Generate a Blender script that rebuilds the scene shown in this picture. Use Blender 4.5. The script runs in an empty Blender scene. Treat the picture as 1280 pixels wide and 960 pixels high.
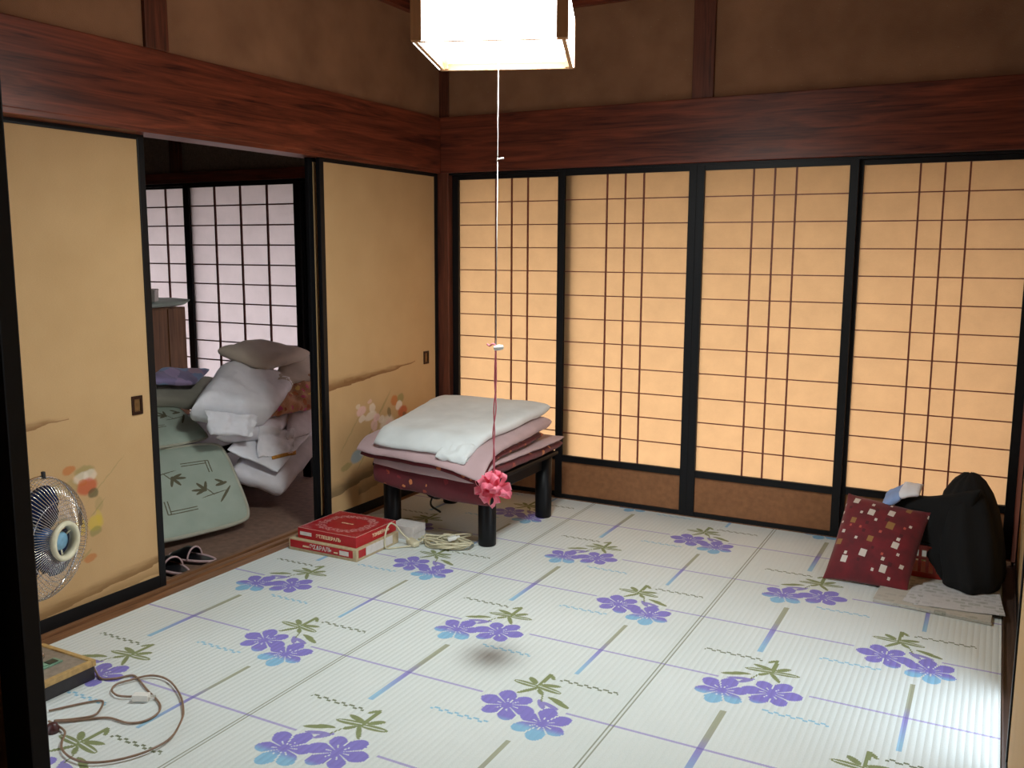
import bpy, bmesh, math, random
from mathutils import Vector, Matrix, noise
R = math.radians
rng = random.Random(7)
scn = bpy.context.scene
col = scn.collection

# ------------------------------------------------------------------ camera, sky, exposure
F, YAW, PITCH, ROLL = 1145.5, R(28.013), R(-8.28), R(0.27)
CAM = Vector((2.797, -4.422, 1.339))
_r = Vector((math.cos(YAW), math.sin(YAW), 0))
_w = Vector((-math.sin(YAW) * math.cos(PITCH), math.cos(YAW) * math.cos(PITCH), math.sin(PITCH)))
_u = _r.cross(_w)
CR = _r * math.cos(ROLL) + _u * math.sin(ROLL)
CU = -_r * math.sin(ROLL) + _u * math.cos(ROLL)
CW = _w
cd = bpy.data.cameras.new('camera')
cd.sensor_fit = 'HORIZONTAL'; cd.sensor_width = 36; cd.lens = F / 1280 * 36; cd.clip_start = .02
cam = bpy.data.objects.new('camera', cd); col.objects.link(cam)
m4 = Matrix((CR, CU, -CW)).transposed().to_4x4(); m4.translation = CAM
cam.matrix_world = m4
scn.camera = cam

world = bpy.data.worlds.new('daylight'); scn.world = world; world.use_nodes = True
bg = world.node_tree.nodes['Background']
bg.inputs[0].default_value = (0.80, 0.90, 1.0, 1); bg.inputs[1].default_value = 5.0
scn.view_settings.view_transform = 'Standard'; scn.view_settings.look = 'None'
scn.view_settings.exposure = 0.0; scn.view_settings.gamma = 1
scn.view_settings.use_curve_mapping = False
LAMP_POWER = 25


def at(u, v, x=None, y=None, z=None):
    """the point of a given plane that the photograph shows at pixel u, v"""
    d = CR * ((u - 640) / F) - CU * ((v - 480) / F) + CW
    if x is not None: t = (x - CAM.x) / d.x
    elif y is not None: t = (y - CAM.y) / d.y
    else: t = ((z or 0) - CAM.z) / d.z
    return CAM + d * t


# ------------------------------------------------------------------ node helpers
def srgb(r, g, b):
    f = lambda c: (c / 255) / 12.92 if c <= 10 else (((c / 255) + .055) / 1.055) ** 2.4
    return (f(r), f(g), f(b), 1)


class NT:
    def __init__(s, name):
        s.mat = bpy.data.materials.new(name); s.mat.use_nodes = True
        s.t = s.mat.node_tree; s.n = s.t.nodes; s.l = s.t.links
        s.bsdf = s.n['Principled BSDF']; s.out = s.n['Material Output']
    def put(s, sock, v):
        if hasattr(v, 'is_output'): s.l.new(v, sock)
        elif v is not None: sock.default_value = v
    def m(s, op, a, b=None, c=None):
        n = s.n.new('ShaderNodeMath'); n.operation = op
        s.put(n.inputs[0], a); s.put(n.inputs[1], b); s.put(n.inputs[2], c)
        return n.outputs[0]
    def add(s, a, b): return s.m('ADD', a, b)
    def sub(s, a, b): return s.m('SUBTRACT', a, b)
    def mul(s, a, b): return s.m('MULTIPLY', a, b)
    def lt(s, a, b): return s.m('LESS_THAN', a, b)
    def gt(s, a, b): return s.m('GREATER_THAN', a, b)
    def coord(s, kind='Object'):
        return s.n.new('ShaderNodeTexCoord').outputs[kind]
    def sep(s, v):
        n = s.n.new('ShaderNodeSeparateXYZ'); s.l.new(v, n.inputs[0]); return n.outputs
    def comb(s, x, y, z=0.0):
        n = s.n.new('ShaderNodeCombineXYZ')
        for i, q in enumerate((x, y, z)): s.put(n.inputs[i], q)
        return n.outputs[0]
    def mapping(s, v, scale=(1, 1, 1), rot=(0, 0, 0)):
        n = s.n.new('ShaderNodeMapping'); s.l.new(v, n.inputs[0])
        n.inputs['Scale'].default_value = scale; n.inputs['Rotation'].default_value = rot
        return n.outputs[0]
    def noise(s, v, scale, detail=3, rough=.5, dist=0):
        n = s.n.new('ShaderNodeTexNoise'); s.l.new(v, n.inputs['Vector'])
        n.inputs['Scale'].default_value = scale; n.inputs['Detail'].default_value = detail
        n.inputs['Roughness'].default_value = rough; n.inputs['Distortion'].default_value = dist
        return n.outputs[0]
    def vor(s, v, scale, metric='EUCLIDEAN', rnd=1.0):
        n = s.n.new('ShaderNodeTexVoronoi'); s.l.new(v, n.inputs['Vector']); n.distance = metric
        n.inputs['Scale'].default_value = scale; n.inputs['Randomness'].default_value = rnd
        return n.outputs
    def ramp(s, f, stops, interp='LINEAR'):
        n = s.n.new('ShaderNodeValToRGB'); s.l.new(f, n.inputs[0]); e = n.color_ramp.elements
        n.color_ramp.interpolation = interp
        while len(e) < len(stops): e.new(.5)
        for i, (p, c) in enumerate(stops): e[i].position = p; e[i].color = c
        return n.outputs[0]
    def mix(s, f, a, b):
        n = s.n.new('ShaderNodeMix'); n.data_type = 'RGBA'
        s.put(n.inputs[0], f); s.put(n.inputs[6], a); s.put(n.inputs[7], b)
        return n.outputs[2]
    def smooth(s, v, a, b):
        n = s.n.new('ShaderNodeMapRange'); n.interpolation_type = 'SMOOTHSTEP'
        s.put(n.inputs[0], v); n.inputs[1].default_value = a; n.inputs[2].default_value = b
        return n.outputs[0]
    def rot2(s, X, Y, cx, cy, rot):
        dx = s.sub(X, cx); dy = s.sub(Y, cy); c, q = math.cos(rot), math.sin(rot)
        return s.add(s.mul(dx, c), s.mul(dy, q)), s.sub(s.mul(dy, c), s.mul(dx, q))
    def ell(s, X, Y, cx, cy, rx, ry, rot=0, soft=0):
        a, b = s.rot2(X, Y, cx, cy, rot)
        a = s.mul(a, 1 / rx); b = s.mul(b, 1 / ry)
        d = s.add(s.mul(a, a), s.mul(b, b))
        return s.smooth(d, 1 + soft, 1 - soft) if soft else s.lt(d, 1.0)
    def box(s, X, Y, cx, cy, rx, ry, rot=0):
        a, b = s.rot2(X, Y, cx, cy, rot)
        return s.mul(s.lt(s.m('ABSOLUTE', a), rx), s.lt(s.m('ABSOLUTE', b), ry))
    def any(s, *ms):
        r = ms[0]
        for q in ms[1:]: r = s.m('MAXIMUM', r, q)
        return r
    def base(s, c): s.put(s.bsdf.inputs['Base Color'], c)
    def rough(s, v): s.put(s.bsdf.inputs['Roughness'], v)
    def set(s, **k):
        for a, b in k.items(): s.put(s.bsdf.inputs[a.replace('_', ' ')], b)
    def bump(s, h, strength=.3, dist=.005):
        n = s.n.new('ShaderNodeBump'); n.inputs['Strength'].default_value = strength
        n.inputs['Distance'].default_value = dist; s.l.new(h, n.inputs['Height'])
        s.l.new(n.outputs[0], s.bsdf.inputs['Normal'])


def plain(name, c, rough=.6, metal=0, grain=.06, scale=60, bump=0, spec=.5):
    t = NT(name); v = t.coord()
    n = t.noise(v, scale, 4)
    d = tuple(max(0, q * (1 - grain * 3)) for q in c[:3]) + (1,)
    l = tuple(min(1, q * (1 + grain * 3)) for q in c[:3]) + (1,)
    t.base(t.ramp(n, [(.3, d), (.7, l)])); t.rough(rough)
    t.set(Metallic=metal); t.put(t.bsdf.inputs['Specular IOR Level'], spec)
    if bump: t.bump(n, bump)
    return t.mat


def wood(name, dark, light, axis=0, rough=.4, fine=1.0, spec=.4):
    t = NT(name); v = t.coord()
    sc = [14, 14, 14]; sc[axis] = .9
    g = t.noise(t.mapping(v, sc), 2.2 * fine, 6, .6, 1.2)
    sc2 = [120, 120, 120]; sc2[axis] = 3
    f = t.noise(t.mapping(v, sc2), 1.5 * fine, 3)
    k = t.add(t.mul(g, .8), t.mul(f, .2))
    t.base(t.ramp(k, [(.32, dark), (.66, light)])); t.rough(rough)
    t.put(t.bsdf.inputs['Specular IOR Level'], spec)
    t.bump(k, .12, .003)
    return t.mat


def cloth(name, c, rough=.95, weave=900, bump=.15, vary=.08, sheen=.2):
    t = NT(name); v = t.coord()
    n = t.noise(v, 6, 4); w = t.noise(v, weave, 2)
    a = tuple(q * (1 - vary) for q in c[:3]) + (1,); b = tuple(min(1, q * (1 + vary)) for q in c[:3]) + (1,)
    t.base(t.ramp(n, [(.35, a), (.65, b)])); t.rough(rough)
    t.set(Sheen_Weight=sheen); t.bump(t.add(w, t.mul(t.noise(v, 28, 5), 4)), bump, .002)
    return t.mat


# ------------------------------------------------------------------ mesh helpers
def mesh_from(bm, name, smooth=False):
    me = bpy.data.meshes.new(name); bm.normal_update(); bm.to_mesh(me); bm.free()
    if smooth: me.polygons.foreach_set('use_smooth', [True] * len(me.polygons))
    return me


def link(name, me, mat, parent=None, loc=(0, 0, 0), rot=None):
    o = bpy.data.objects.new(name, me); col.objects.link(o)
    if mat is not None and not me.materials: me.materials.append(mat)
    o.parent = parent; o.location = loc
    if rot: o.rotation_euler = rot
    return o


def bx(bm, x0, x1, y0, y1, z0, z1, bevel=0):
    g = bmesh.ops.create_cube(bm, size=1)['verts']
    for v in g:
        v.co = Vector((x0 + (v.co.x + .5) * (x1 - x0), y0 + (v.co.y + .5) * (y1 - y0), z0 + (v.co.z + .5) * (z1 - z0)))
    if bevel:
        es = list({e for v in g for e in v.link_edges})
        bmesh.ops.bevel(bm, geom=es, offset=bevel, segments=2, affect='EDGES', profile=.6)


def box(name, x0, x1, y0, y1, z0, z1, mat, parent=None, bevel=0):
    bm = bmesh.new(); bx(bm, x0, x1, y0, y1, z0, z1, bevel)
    return link(name, mesh_from(bm, name), mat, parent)


def tube_into(bm, pts, r, seg=6, closed=False):
    pts = [Vector(p) for p in pts]; n = len(pts); rings = []
    rr = r if isinstance(r, (list, tuple)) else [r] * n
    up = Vector((0, 0, 1)); prev = None
    for i, p in enumerate(pts):
        a = pts[(i - 1) % n] if (closed or i) else p; b = pts[(i + 1) % n] if (closed or i < n - 1) else p
        t = (b - a).normalized() if (b - a).length > 1e-9 else Vector((0, 0, 1))
        if prev is None:
            s = t.cross(up if abs(t.z) < .9 else Vector((1, 0, 0))).normalized()
        else:
            s = (prev - t * prev.dot(t)).normalized()
        prev = s; q = t.cross(s)
        rings.append([bm.verts.new(p + (s * math.cos(2 * math.pi * k / seg) + q * math.sin(2 * math.pi * k / seg)) * rr[i]) for k in range(seg)])
    for i in range(n if closed else n - 1):
        A, B = rings[i], rings[(i + 1) % n]
        for k in range(seg): bm.faces.new((A[k], A[(k + 1) % seg], B[(k + 1) % seg], B[k]))
    if not closed:
        bm.faces.new(rings[0][::-1]); bm.faces.new(rings[-1])


def tube(name, pts, r, mat, parent=None, seg=6, closed=False):
    bm = bmesh.new(); tube_into(bm, pts, r, seg, closed)
    bmesh.ops.recalc_face_normals(bm, faces=bm.faces)
    return link(name, mesh_from(bm, name, True), mat, parent)


def lathe(name, prof, mat, parent=None, seg=32, axis=(0, 0, 1), loc=(0, 0, 0), closed=False):
    bm = bmesh.new(); rings = []
    for r, z in prof:
        rings.append([bm.verts.new((max(r, 1e-5) * math.cos(2 * math.pi * k / seg), max(r, 1e-5) * math.sin(2 * math.pi * k / seg), z)) for k in range(seg)])
    for A, B in zip(rings, rings[1:]):
        for k in range(seg): bm.faces.new((A[k], A[(k + 1) % seg], B[(k + 1) % seg], B[k]))
    if closed:
        for k in range(seg): bm.faces.new((rings[-1][k], rings[-1][(k + 1) % seg], rings[0][(k + 1) % seg], rings[0][k]))
    else: bm.faces.new(rings[0][::-1]); bm.faces.new(rings[-1])
    bmesh.ops.remove_doubles(bm, verts=bm.verts, dist=2e-5)
    bmesh.ops.recalc_face_normals(bm, faces=bm.faces)
    q = Vector((0, 0, 1)).rotation_difference(Vector(axis)).to_matrix()
    for v in bm.verts: v.co = q @ v.co + Vector(loc)
    me = mesh_from(bm, name, True)
    o = link(name, me, mat, parent)
    return o


def spline(pts, n=8):
    """Catmull-Rom through pts"""
    P = [Vector(p) for p in pts]; P = [P[0] * 2 - P[1]] + P + [P[-1] * 2 - P[-2]]; out = []
    for i in range(1, len(P) - 2):
        for k in range(n):
            t = k / n; a, b, c, d = P[i - 1:i + 3]
            out.append(.5 * ((2 * b) + (c - a) * t + (2 * a - 5 * b + 4 * c - d) * t * t + (3 * b - a - 3 * c + d) * t ** 3))
    out.append(P[-2]); return out


def pad(name, mat, parent, corners, thick, w=1.0, d=1.0, nu=28, nv=28, p=8, rim=.4, corner=.0, sag=None, wr=0.0, wf=9, seed=0, smooth=True, extra=None):
    """soft slab between four corners (u- v-, u+ v-, u+ v+, u- v+); thick = thickness, p = squareness, wr = wrinkles"""
    A, B, C, D = [Vector(c) for c in corners]
    bm = bmesh.new(); uvl = bm.loops.layers.uv.new('UVMap'); T = {}; S = Vector((seed * 3.1, seed * 1.7, seed * .9))
    def sp(i, n): return math.sin(math.pi / 2 * (2 * i / n - 1))
    def pos(u, v, e):
        k = 1 - corner * (abs(u) ** 4) * (abs(v) ** 4)
        uu, vv = u * k, v * k
        a, b = (uu + 1) / 2, (vv + 1) / 2
        q = A * (1 - a) * (1 - b) + B * a * (1 - b) + C * a * b + D * (1 - a) * b
        du = (B - A) * (1 - b) + (C - D) * b; dv = (D - A) * (1 - a) + (C - B) * a
        n = du.cross(dv).normalized()
        t = thick(u, v) if callable(thick) else thick
        q = q + n * (t / 2 * e)
        if sag: q = q + Vector(sag(u, v))
        if extra: q = extra(q, u, v, e)
        if wr:
            q = q + n * (noise.noise(q * wf + S) * wr + noise.noise(q * wf * 2.7 + S) * wr * .45) + Vector(noise.noise_vector(q * wf * .8 + S)) * (wr * .35)
        return q
    for i in range(nu + 1):
        for j in range(nv + 1):
            u, v = sp(i, nu), sp(j, nv)
            e = ((1 - abs(u) ** p) * (1 - abs(v) ** p))
            e = max(e, 0) ** rim
            edge = i in (0, nu) or j in (0, nv)
            a = bm.verts.new(pos(u, v, 0 if edge else e)); b = a if edge else bm.verts.new(pos(u, v, -e))
            T[i, j] = (a, b, (u * w / 2, v * d / 2))
    for i in range(nu):
        for j in range(nv):
            q = [T[i, j], T[i + 1, j], T[i + 1, j + 1], T[i, j + 1]]
            for s in (0, 1):
                vs = [x[s] for x in q]; uv = [x[2] for x in q]
                if s: vs, uv = vs[::-1], uv[::-1]
                try: f = bm.faces.new(vs)
                except ValueError: continue
                for lp, t in zip(f.loops, uv): lp[uvl].uv = t
    bmesh.ops.recalc_face_normals(bm, faces=bm.faces)
    return link(name, mesh_from(bm, name, smooth), mat, parent)


def rim_tube(name, mat, parent, corners, r, corner=0.0, n=30, sag=None):
    A, B, C, D = [Vector(c) for c in corners]; pts = []
    def sp(i): return math.sin(math.pi / 2 * (2 * i / n - 1))
    def pos(u, v):
        k = 1 - corner * (abs(u) ** 4) * (abs(v) ** 4); a, b = (u * k + 1) / 2, (v * k + 1) / 2
        q = A * (1 - a) * (1 - b) + B * a * (1 - b) + C * a * b + D * (1 - a) * b
        return q + Vector(sag(u, v)) if sag else q
    for i in range(n): pts.append(pos(sp(i), -1))
    for i in range(n): pts.append(pos(1, sp(i)))
    for i in range(n): pts.append(pos(-sp(i), 1))
    for i in range(n): pts.append(pos(-1, -sp(i)))
    return tube(name, pts, r, mat, parent, 6, True)


def chain(o):
    m = o.matrix_basis.copy()
    while o.parent: o = o.parent; m = o.matrix_basis @ m
    return m


def tree(o):
    for c in o.children: yield c; yield from tree(c)


def press(soft, hards, push=None, gap=.0015, passes=2, keep=0.0):
    """let a soft thing give way where it would sink into others: its vertices inside a neighbour go to the neighbour's surface
    (nearest point, or the way out along push; keep = extra for the side facing out, so that a thin cloth keeps its thickness)"""
    from mathutils.bvhtree import BVHTree
    B = []
    for h in hards:
        for c in ([h] if h.type == 'MESH' else []) + list(tree(h)):
            if c.type != 'MESH' or len(c.data.polygons) < 6: continue
            M = chain(c); vs = [M @ v.co for v in c.data.vertices]
            lo = [min(v[i] for v in vs) for i in range(3)]; hi = [max(v[i] for v in vs) for i in range(3)]
            B.append((BVHTree.FromPolygons(vs, [tuple(p.vertices) for p in c.data.polygons]), lo, hi))
    up = Vector((.0123, .0371, 1)).normalized(); d = Vector(push).normalized() if push else None
    def inside(b, p):
        n = 0; q = p.copy()
        for _ in range(40):
            h = b.ray_cast(q, up)
            if h[0] is None: break
            n += 1; q = h[0] + up * 1e-5
        return n % 2
    for c in [q for q in tree(soft) if q.type == 'MESH']:
        M = chain(c); I = M.inverted(); N = M.to_3x3(); nrm = [(N @ v.normal).normalized() for v in c.data.vertices]
        for _ in range(passes):
            for b, lo, hi in B:
                for k, v in enumerate(c.data.vertices):
                    p = M @ v.co
                    if any(p[i] < lo[i] or p[i] > hi[i] for i in range(3)) or not inside(b, p): continue
                    if d is None:
                        h = b.find_nearest(p); v.co = I @ (h[0] + (h[0] - p).normalized() * gap)
                    else:
                        e = None; q = p.copy()
                        for _k in range(40):
                            h = b.ray_cast(q, d)
                            if h[0] is None: break
                            e = h[0]; q = e + d * 1e-5
                        if e is not None: v.co = I @ (e + d * (gap + (keep if nrm[k].dot(d) > 0 else 0)))
        c.data.update()


def tag(o, label, cat, group=None, kind=None):
    o['label'] = label; o['category'] = cat
    if group: o['group'] = group
    if kind: o['kind'] = kind
    return o


def thing(name, label, cat, loc=(0, 0, 0), group=None):
    o = bpy.data.objects.new(name, None); col.objects.link(o); o.location = loc; o.empty_display_size = .05
    return tag(o, label, cat, group)


def struct(name, *a, **k):
    o = box(name, *a, **k)
    if o.parent is None: o['kind'] = 'structure'
    return o


def copy_tree(o, parent=None):
    c = o.copy(); col.objects.link(c); c.parent = parent
    for ch in list(o.children): copy_tree(ch, c)
    return c


# ------------------------------------------------------------------ materials
BLACK = plain('black_lacquer', (.006, .006, .007, 1), .42, grain=.05, spec=.22)
BLACKM = plain('black_matt', (.008, .008, .009, 1), .6, grain=.05)
BEAM_X = wood('beam_wood_x', srgb(54, 22, 17), srgb(144, 71, 47), 0, .38)
BEAM_Y = wood('beam_wood_y', srgb(54, 22, 17), srgb(144, 71, 47), 1, .38)
BEAM_Z = wood('beam_wood_z', srgb(52, 26, 18), srgb(122, 66, 46), 2, .45)
LATT = plain('lattice_wood', srgb(122, 60, 40), .5, grain=.06)
SILL = wood('sill_wood', srgb(88, 58, 40), srgb(160, 114, 78), 1, .45)
KICK = plain('kickboard_paper', srgb(146, 98, 62), .8, grain=.05, scale=40)
WHITE = plain('white_plastic', (.78, .77, .72, 1), .4, grain=.02)
CREAM = plain('cream_plastic', (.70, .66, .48, 1), .35, grain=.02)


def plaster():
    t = NT('sand_plaster'); v = t.coord()
    n = t.noise(v, 5, 3); f = t.noise(v, 260, 2)
    c = t.ramp(n, [(.3, srgb(136, 96, 68)), (.7, srgb(160, 116, 84))])
    sp = t.vor(v, 55); glit = t.lt(sp['Distance'], .055)
    rare = t.gt(t.sep(sp['Color'])[0], .80)
    t.base(t.mix(t.mul(glit, rare), c, srgb(226, 206, 160))); t.rough(.85); t.bump(f, .35, .004)
    return t.mat
PLASTER = plaster()
PLASTER_G = plain('grey_plaster', srgb(132, 118, 106), .9, grain=.07, scale=90, bump=.25)


def paper(name, trans, face, tfac=.7):
    t = NT(name); v = t.coord()
    n = t.noise(v, 9, 5, .6); f = t.noise(t.mapping(v, (60, 60, 240)), 3, 2)
    k = t.add(t.mul(n, .7), t.mul(f, .3))
    dk = lambda c, s: tuple(q * s for q in c[:3]) + (1,)
    tr = t.n.new('ShaderNodeBsdfTranslucent'); df = t.n.new('ShaderNodeBsdfDiffuse'); mx = t.n.new('ShaderNodeMixShader')
    t.l.new(t.ramp(k, [(.3, dk(trans, .9)), (.7, dk(trans, 1.08))]), tr.inputs[0])
    t.l.new(t.ramp(k, [(.3, dk(face, .93)), (.7, face)]), df.inputs[0])
    mx.inputs[0].default_value = tfac
    t.l.new(df.outputs[0], mx.inputs[1]); t.l.new(tr.outputs[0], mx.inputs[2]); t.l.new(mx.outputs[0], t.out.inputs[0])
    return t.mat
PAPER = paper('amber_paper', (.70, .375, .17, 1), srgb(206, 168, 122))
PAPER_W = paper('white_paper', (.74, .57, .55, 1), srgb(228, 212, 214), .5)


def fusuma_mat(name, prints, mist):
    t = NT(name); v = t.coord(); s = t.sep(v); X, Y = s[1], s[2]
    n = t.noise(v, 4, 3); f = t.noise(t.mapping(v, (1, 160, 900)), 1, 3)
    c = t.ramp(t.add(t.mul(n, .5), t.mul(f, .5)), [(.3, srgb(188, 152, 106)), (.7, srgb(204, 168, 122))])
    warp = t.sub(t.noise(v, 26, 3), .5)
    Yw = t.add(Y, t.mul(t.sub(t.noise(t.mapping(v, (1, 9, 60)), 1, 2), .5), .03))
    for (x0, x1, yl, yr, h0, h1, cl, al) in mist:          # tapering drift of printed gold mist, sharp below, fading upwards
        k = t.m('DIVIDE', t.sub(X, x0), x1 - x0)
        lo = t.add(yl, t.mul(k, yr - yl)); hh = t.add(h0, t.mul(k, h1 - h0))
        q = t.m('DIVIDE', t.sub(Yw, lo), t.m('MAXIMUM', hh, .002))
        inside = t.mul(t.mul(t.gt(k, 0), t.lt(k, 1)), t.gt(q, 0))
        fade = t.mul(t.smooth(q, 1.0, .1), inside)
        c = t.mix(t.mul(fade, al), c, cl)
    Xw = t.add(X, t.mul(warp, .016)); Yq = t.add(Y, t.mul(t.sub(t.noise(v, 31, 3), .5), .016))
    for (cx, cy, rx, ry, rot, cl, al) in prints:
        c = t.mix(t.mul(t.ell(Xw, Yq, cx, cy, rx, ry, rot, .45), al * .82), c, cl)
    t.base(c); t.rough(.72); t.put(t.bsdf.inputs['Specular IOR Level'], .25); t.bump(f, .06, .002)
    return t.mat


def carpet_mat():
    t = NT('woven_rush_carpet'); P = t.coord(); s = t.sep(P)
    x = t.mul(t.add(t.m('FLOOR', t.mul(s[0], 1 / .0049)), .5), .0049); y = t.add(s[1], t.mul(t.m('SINE', t.mul(s[0], 900)), .0008))
    HY, PX = .449, .955
    k = t.m('DIVIDE', t.add(y, 2.126 + .206), HY)
    row = t.m('FLOOR', k); v = t.sub(t.mul(t.sub(k, row), HY), .206)
    par = t.m('FLOORED_MODULO', row, 2.0)                       # 0: motif B, 1: motif A (mirrored)
    x0 = t.sub(1.6835, t.mul(par, .4775))
    u0 = t.sub(t.m('FLOORED_MODULO', t.add(t.sub(x, x0), .4775), PX), .4775)
    u = t.mul(u0, t.sub(1.0, t.mul(par, 2.0)))
    def flower(cx, cy, Rr, n, ph):
        dx, dy = t.sub(u, cx), t.mul(t.sub(v, cy), .98)
        r = t.m('SQRT', t.add(t.mul(dx, dx), t.mul(dy, dy))); th = t.m('ARCTAN2', dy, dx)
        c = t.m('COSINE', t.add(t.mul(th, n), ph)); lobe = t.m('SQRT', t.add(.5, t.mul(c, .5)))
        c3 = t.m('COSINE', t.add(t.mul(th, 2), ph * 1.7))
        rad = t.mul(t.add(t.add(.60, t.mul(lobe, .36)), t.mul(c3, .07)), Rr)
        body = t.lt(r, rad)
        vein = t.mul(t.gt(c, .93), t.mul(t.gt(r, Rr * .20), t.lt(r, Rr * .40)))
        gap = t.mul(t.lt(c, -.955), t.mul(t.gt(r, Rr * .16), t.lt(r, Rr * 1.1)))
        return t.mul(body, t.mul(t.sub(1.0, vein), t.sub(1.0, gap)))
    fl = t.any(flower(-.100, -.036, .092, 6, .6), flower(.040, -.088, .092, 6, 2.1))
    bud = t.any(t.ell(u, v, -.012, .014, .030, .010, -.9), t.ell(u, v, .016, .018, .034, .009, -.35))
    E = lambda *a: t.ell(u, v, *a)
    gr = t.any(E(-.112, .112, .045, .013, -.08), E(-.100, .140, .026, .011, -.7), E(-.032, .108, .046, .013, -.15), E(-.036, .134, .032, .010, .25),
               E(-.086, .076, .040, .008, .95), E(-.050, .084, .020, .008, -.9), t.box(u, v, -.070, .160, .0065, .046, -.03), E(-.054, .186, .016, .007, -1.0),
               E(.036, .044, .040, .010, -.42), E(.014, .058, .028, .008, -.2), t.box(u, v, -.030, .058, .0025, .030, .35))
    gv = t.any(t.box(u, v, -.112, .112, .036, .0022, -.08), t.box(u, v, -.032, .110, .038, .0022, -.15))
    gr = t.mul(gr, t.sub(1.0, gv))
    def zig(u0, u1, vc):
        ph = t.m('FLOORED_MODULO', t.mul(u, 1 / .033), 1.0); st = t.sub(t.mul(t.gt(ph, .5), .009), .0045)
        return t.mul(t.mul(t.gt(u, u0), t.lt(u, u1)), t.lt(t.m('ABSOLUTE', t.sub(t.sub(v, vc), st)), .0042))
    zg = zig(-.026, .17, .184); zb = zig(-.29, -.10, -.155)
    line = t.mul(t.lt(t.m('ABSOLUTE', v), .0048), t.any(t.lt(u, -.2035), t.gt(u, .0735)))
    bar = t.mul(t.gt(t.m('ABSOLUTE', u), .4775 - .0085), t.mul(t.gt(v, -.205), t.lt(v, .237)))
    GREEN, PURP, BLUE = srgb(112, 124, 56), srgb(112, 96, 196), srgb(116, 178, 214)
    weave = t.noise(t.mapping(P, (420, 160, 1)), 1, 2); big = t.noise(P, 1.6, 3)
    c = t.ramp(t.add(t.mul(weave, .5), t.mul(big, .5)), [(.3, srgb(205, 213, 210)), (.7, srgb(224, 229, 227))])
    pb = t.mix(t.smooth(v, -.095, -.135), PURP, BLUE)
    barc = t.ramp(t.m('DIVIDE', t.add(v, .205), .442), [(.10, BLUE), (.42, PURP), (.62, srgb(136, 136, 112)), (.8, srgb(140, 142, 104))])
    c = t.mix(t.mul(line, .75), c, srgb(150, 138, 200))
    c = t.mix(t.mul(bar, .75), c, barc)
    c = t.mix(t.mul(zg, .9), c, srgb(92, 104, 64)); c = t.mix(t.mul(zb, .9), c, srgb(128, 186, 212))
    c = t.mix(t.mul(bud, .85), c, srgb(124, 110, 190)); c = t.mix(t.mul(gr, .88), c, GREEN); c = t.mix(t.mul(fl, .86), c, pb)
    # sewn seams between the woven strips
    sm = None
    for xs in (.950, 1.903):
        d = t.m('ABSOLUTE', t.sub(s[0], xs)); q = t.mul(t.gt(d, .0035), t.lt(d, .0085)); sm = q if sm is None else t.any(sm, q)
    c = t.mix(t.mul(sm, .7), c, srgb(112, 116, 84))
    t.base(c); t.rough(.62); t.put(t.bsdf.inputs['Specular IOR Level'], .35)
    h = t.add(t.m('ABSOLUTE', t.m('SINE', t.mul(t.add(s[0], .00995), math.pi / .0199))), t.mul(weave, .25))
    t.bump(h, .45, .003)
    return t.mat


# ------------------------------------------------------------------ room shell
ZB, ZT = 1.762, 2.062          # long wall beams, bottom and top
RX = 2.95; NY = -3.85; CE = 2.60
TAT = plain('rush_mat', srgb(150, 138, 100), .8, grain=.05, scale=120)
WOODF = plain('brown_floor_covering', srgb(128, 100, 84), .75, grain=.07, scale=30)
BOARD = wood('ceiling_board', srgb(70, 44, 30), srgb(112, 76, 52), 1, .6)
PALEW = wood('veranda_board', srgb(120, 92, 66), srgb(164, 132, 98), 0, .5)

struct('floor', .0, 2.885, NY, 0.02, -.12, -.004, TAT)
struct('floor_side', -3.2, -.14, -4.0, .0, -.16, -.035, WOODF)
struct('floor_hall', .4, 4.0, -6.1, NY - .08, -.12, -.004, PALEW)
struct('floor_veranda', -3.3, 4.0, .06, 1.25, -.16, -.03, PALEW)
struct('floor_corridor', 3.0, 4.0, NY - .08, .06, -.16, -.02, PALEW)
struct('floor_outside', -14, 16, -14, 16, -.62, -.5, plain('garden_gravel', srgb(150, 144, 132), .9, grain=.06))
ce = struct('ceiling', -.05, RX + .05, NY, .06, CE + .02, CE + .06, BOARD)
for i in range(9):
    box('board', -.05 + i * .335, -.05 + i * .335 + .331, NY, .06, CE + (.004 if i % 2 else 0), CE + .022, BOARD, ce)
struct('ceiling_side', -3.2, -.05, -4.0, .06, CE, CE + .06, BOARD)
struct('ceiling_hall', .4, 4.0, -6.1, NY, CE, CE + .06, BOARD)
struct('ceiling_veranda', -3.3, 4.0, .06, 1.30, 1.92, 1.98, BOARD)  # unseen roof, set low to dim the upper part of the paper screens
struct('trim_added_shade', -3.3, 4.0, 1.20, 1.28, 1.66, 1.92, BEAM_X)  # unseen drop board, added to shade the tops of the shoji
struct('wall_added_shade', 3.06, 3.14, .12, 1.30, -.1, 1.95, PLASTER)  # unseen end wall, added to darken the screens towards the right
struct('ceiling_corridor', RX + .05, 3.72, NY - .3, .06, 2.16, 2.22, BOARD)

# back wall: plaster above the long beam, strut, cornice, corner post, upper and lower tracks
struct('wall_back', 0, RX, .005, .085, ZT - .03, CE + .03, PLASTER)
struct('trim_1', -.0, RX, -.022, .09, ZB, ZT, BEAM_X, bevel=.004)
struct('trim_2', 1.417, 1.522, -.012, .06, ZT, CE + .01, BEAM_Z, bevel=.003)
struct('trim_3', .0, RX, -.03, .05, 2.552, CE + .01, BEAM_X, bevel=.003)
struct('trim_4', -.13, .043, -.012, .12, -.03, CE, BEAM_Z, bevel=.004)
struct('trim_5', .043, RX, -.002, .09, ZB - .012, ZB + .01, BLACK)
struct('trim_6', .0, RX, .0, .09, -.1, .004, SILL)
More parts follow.
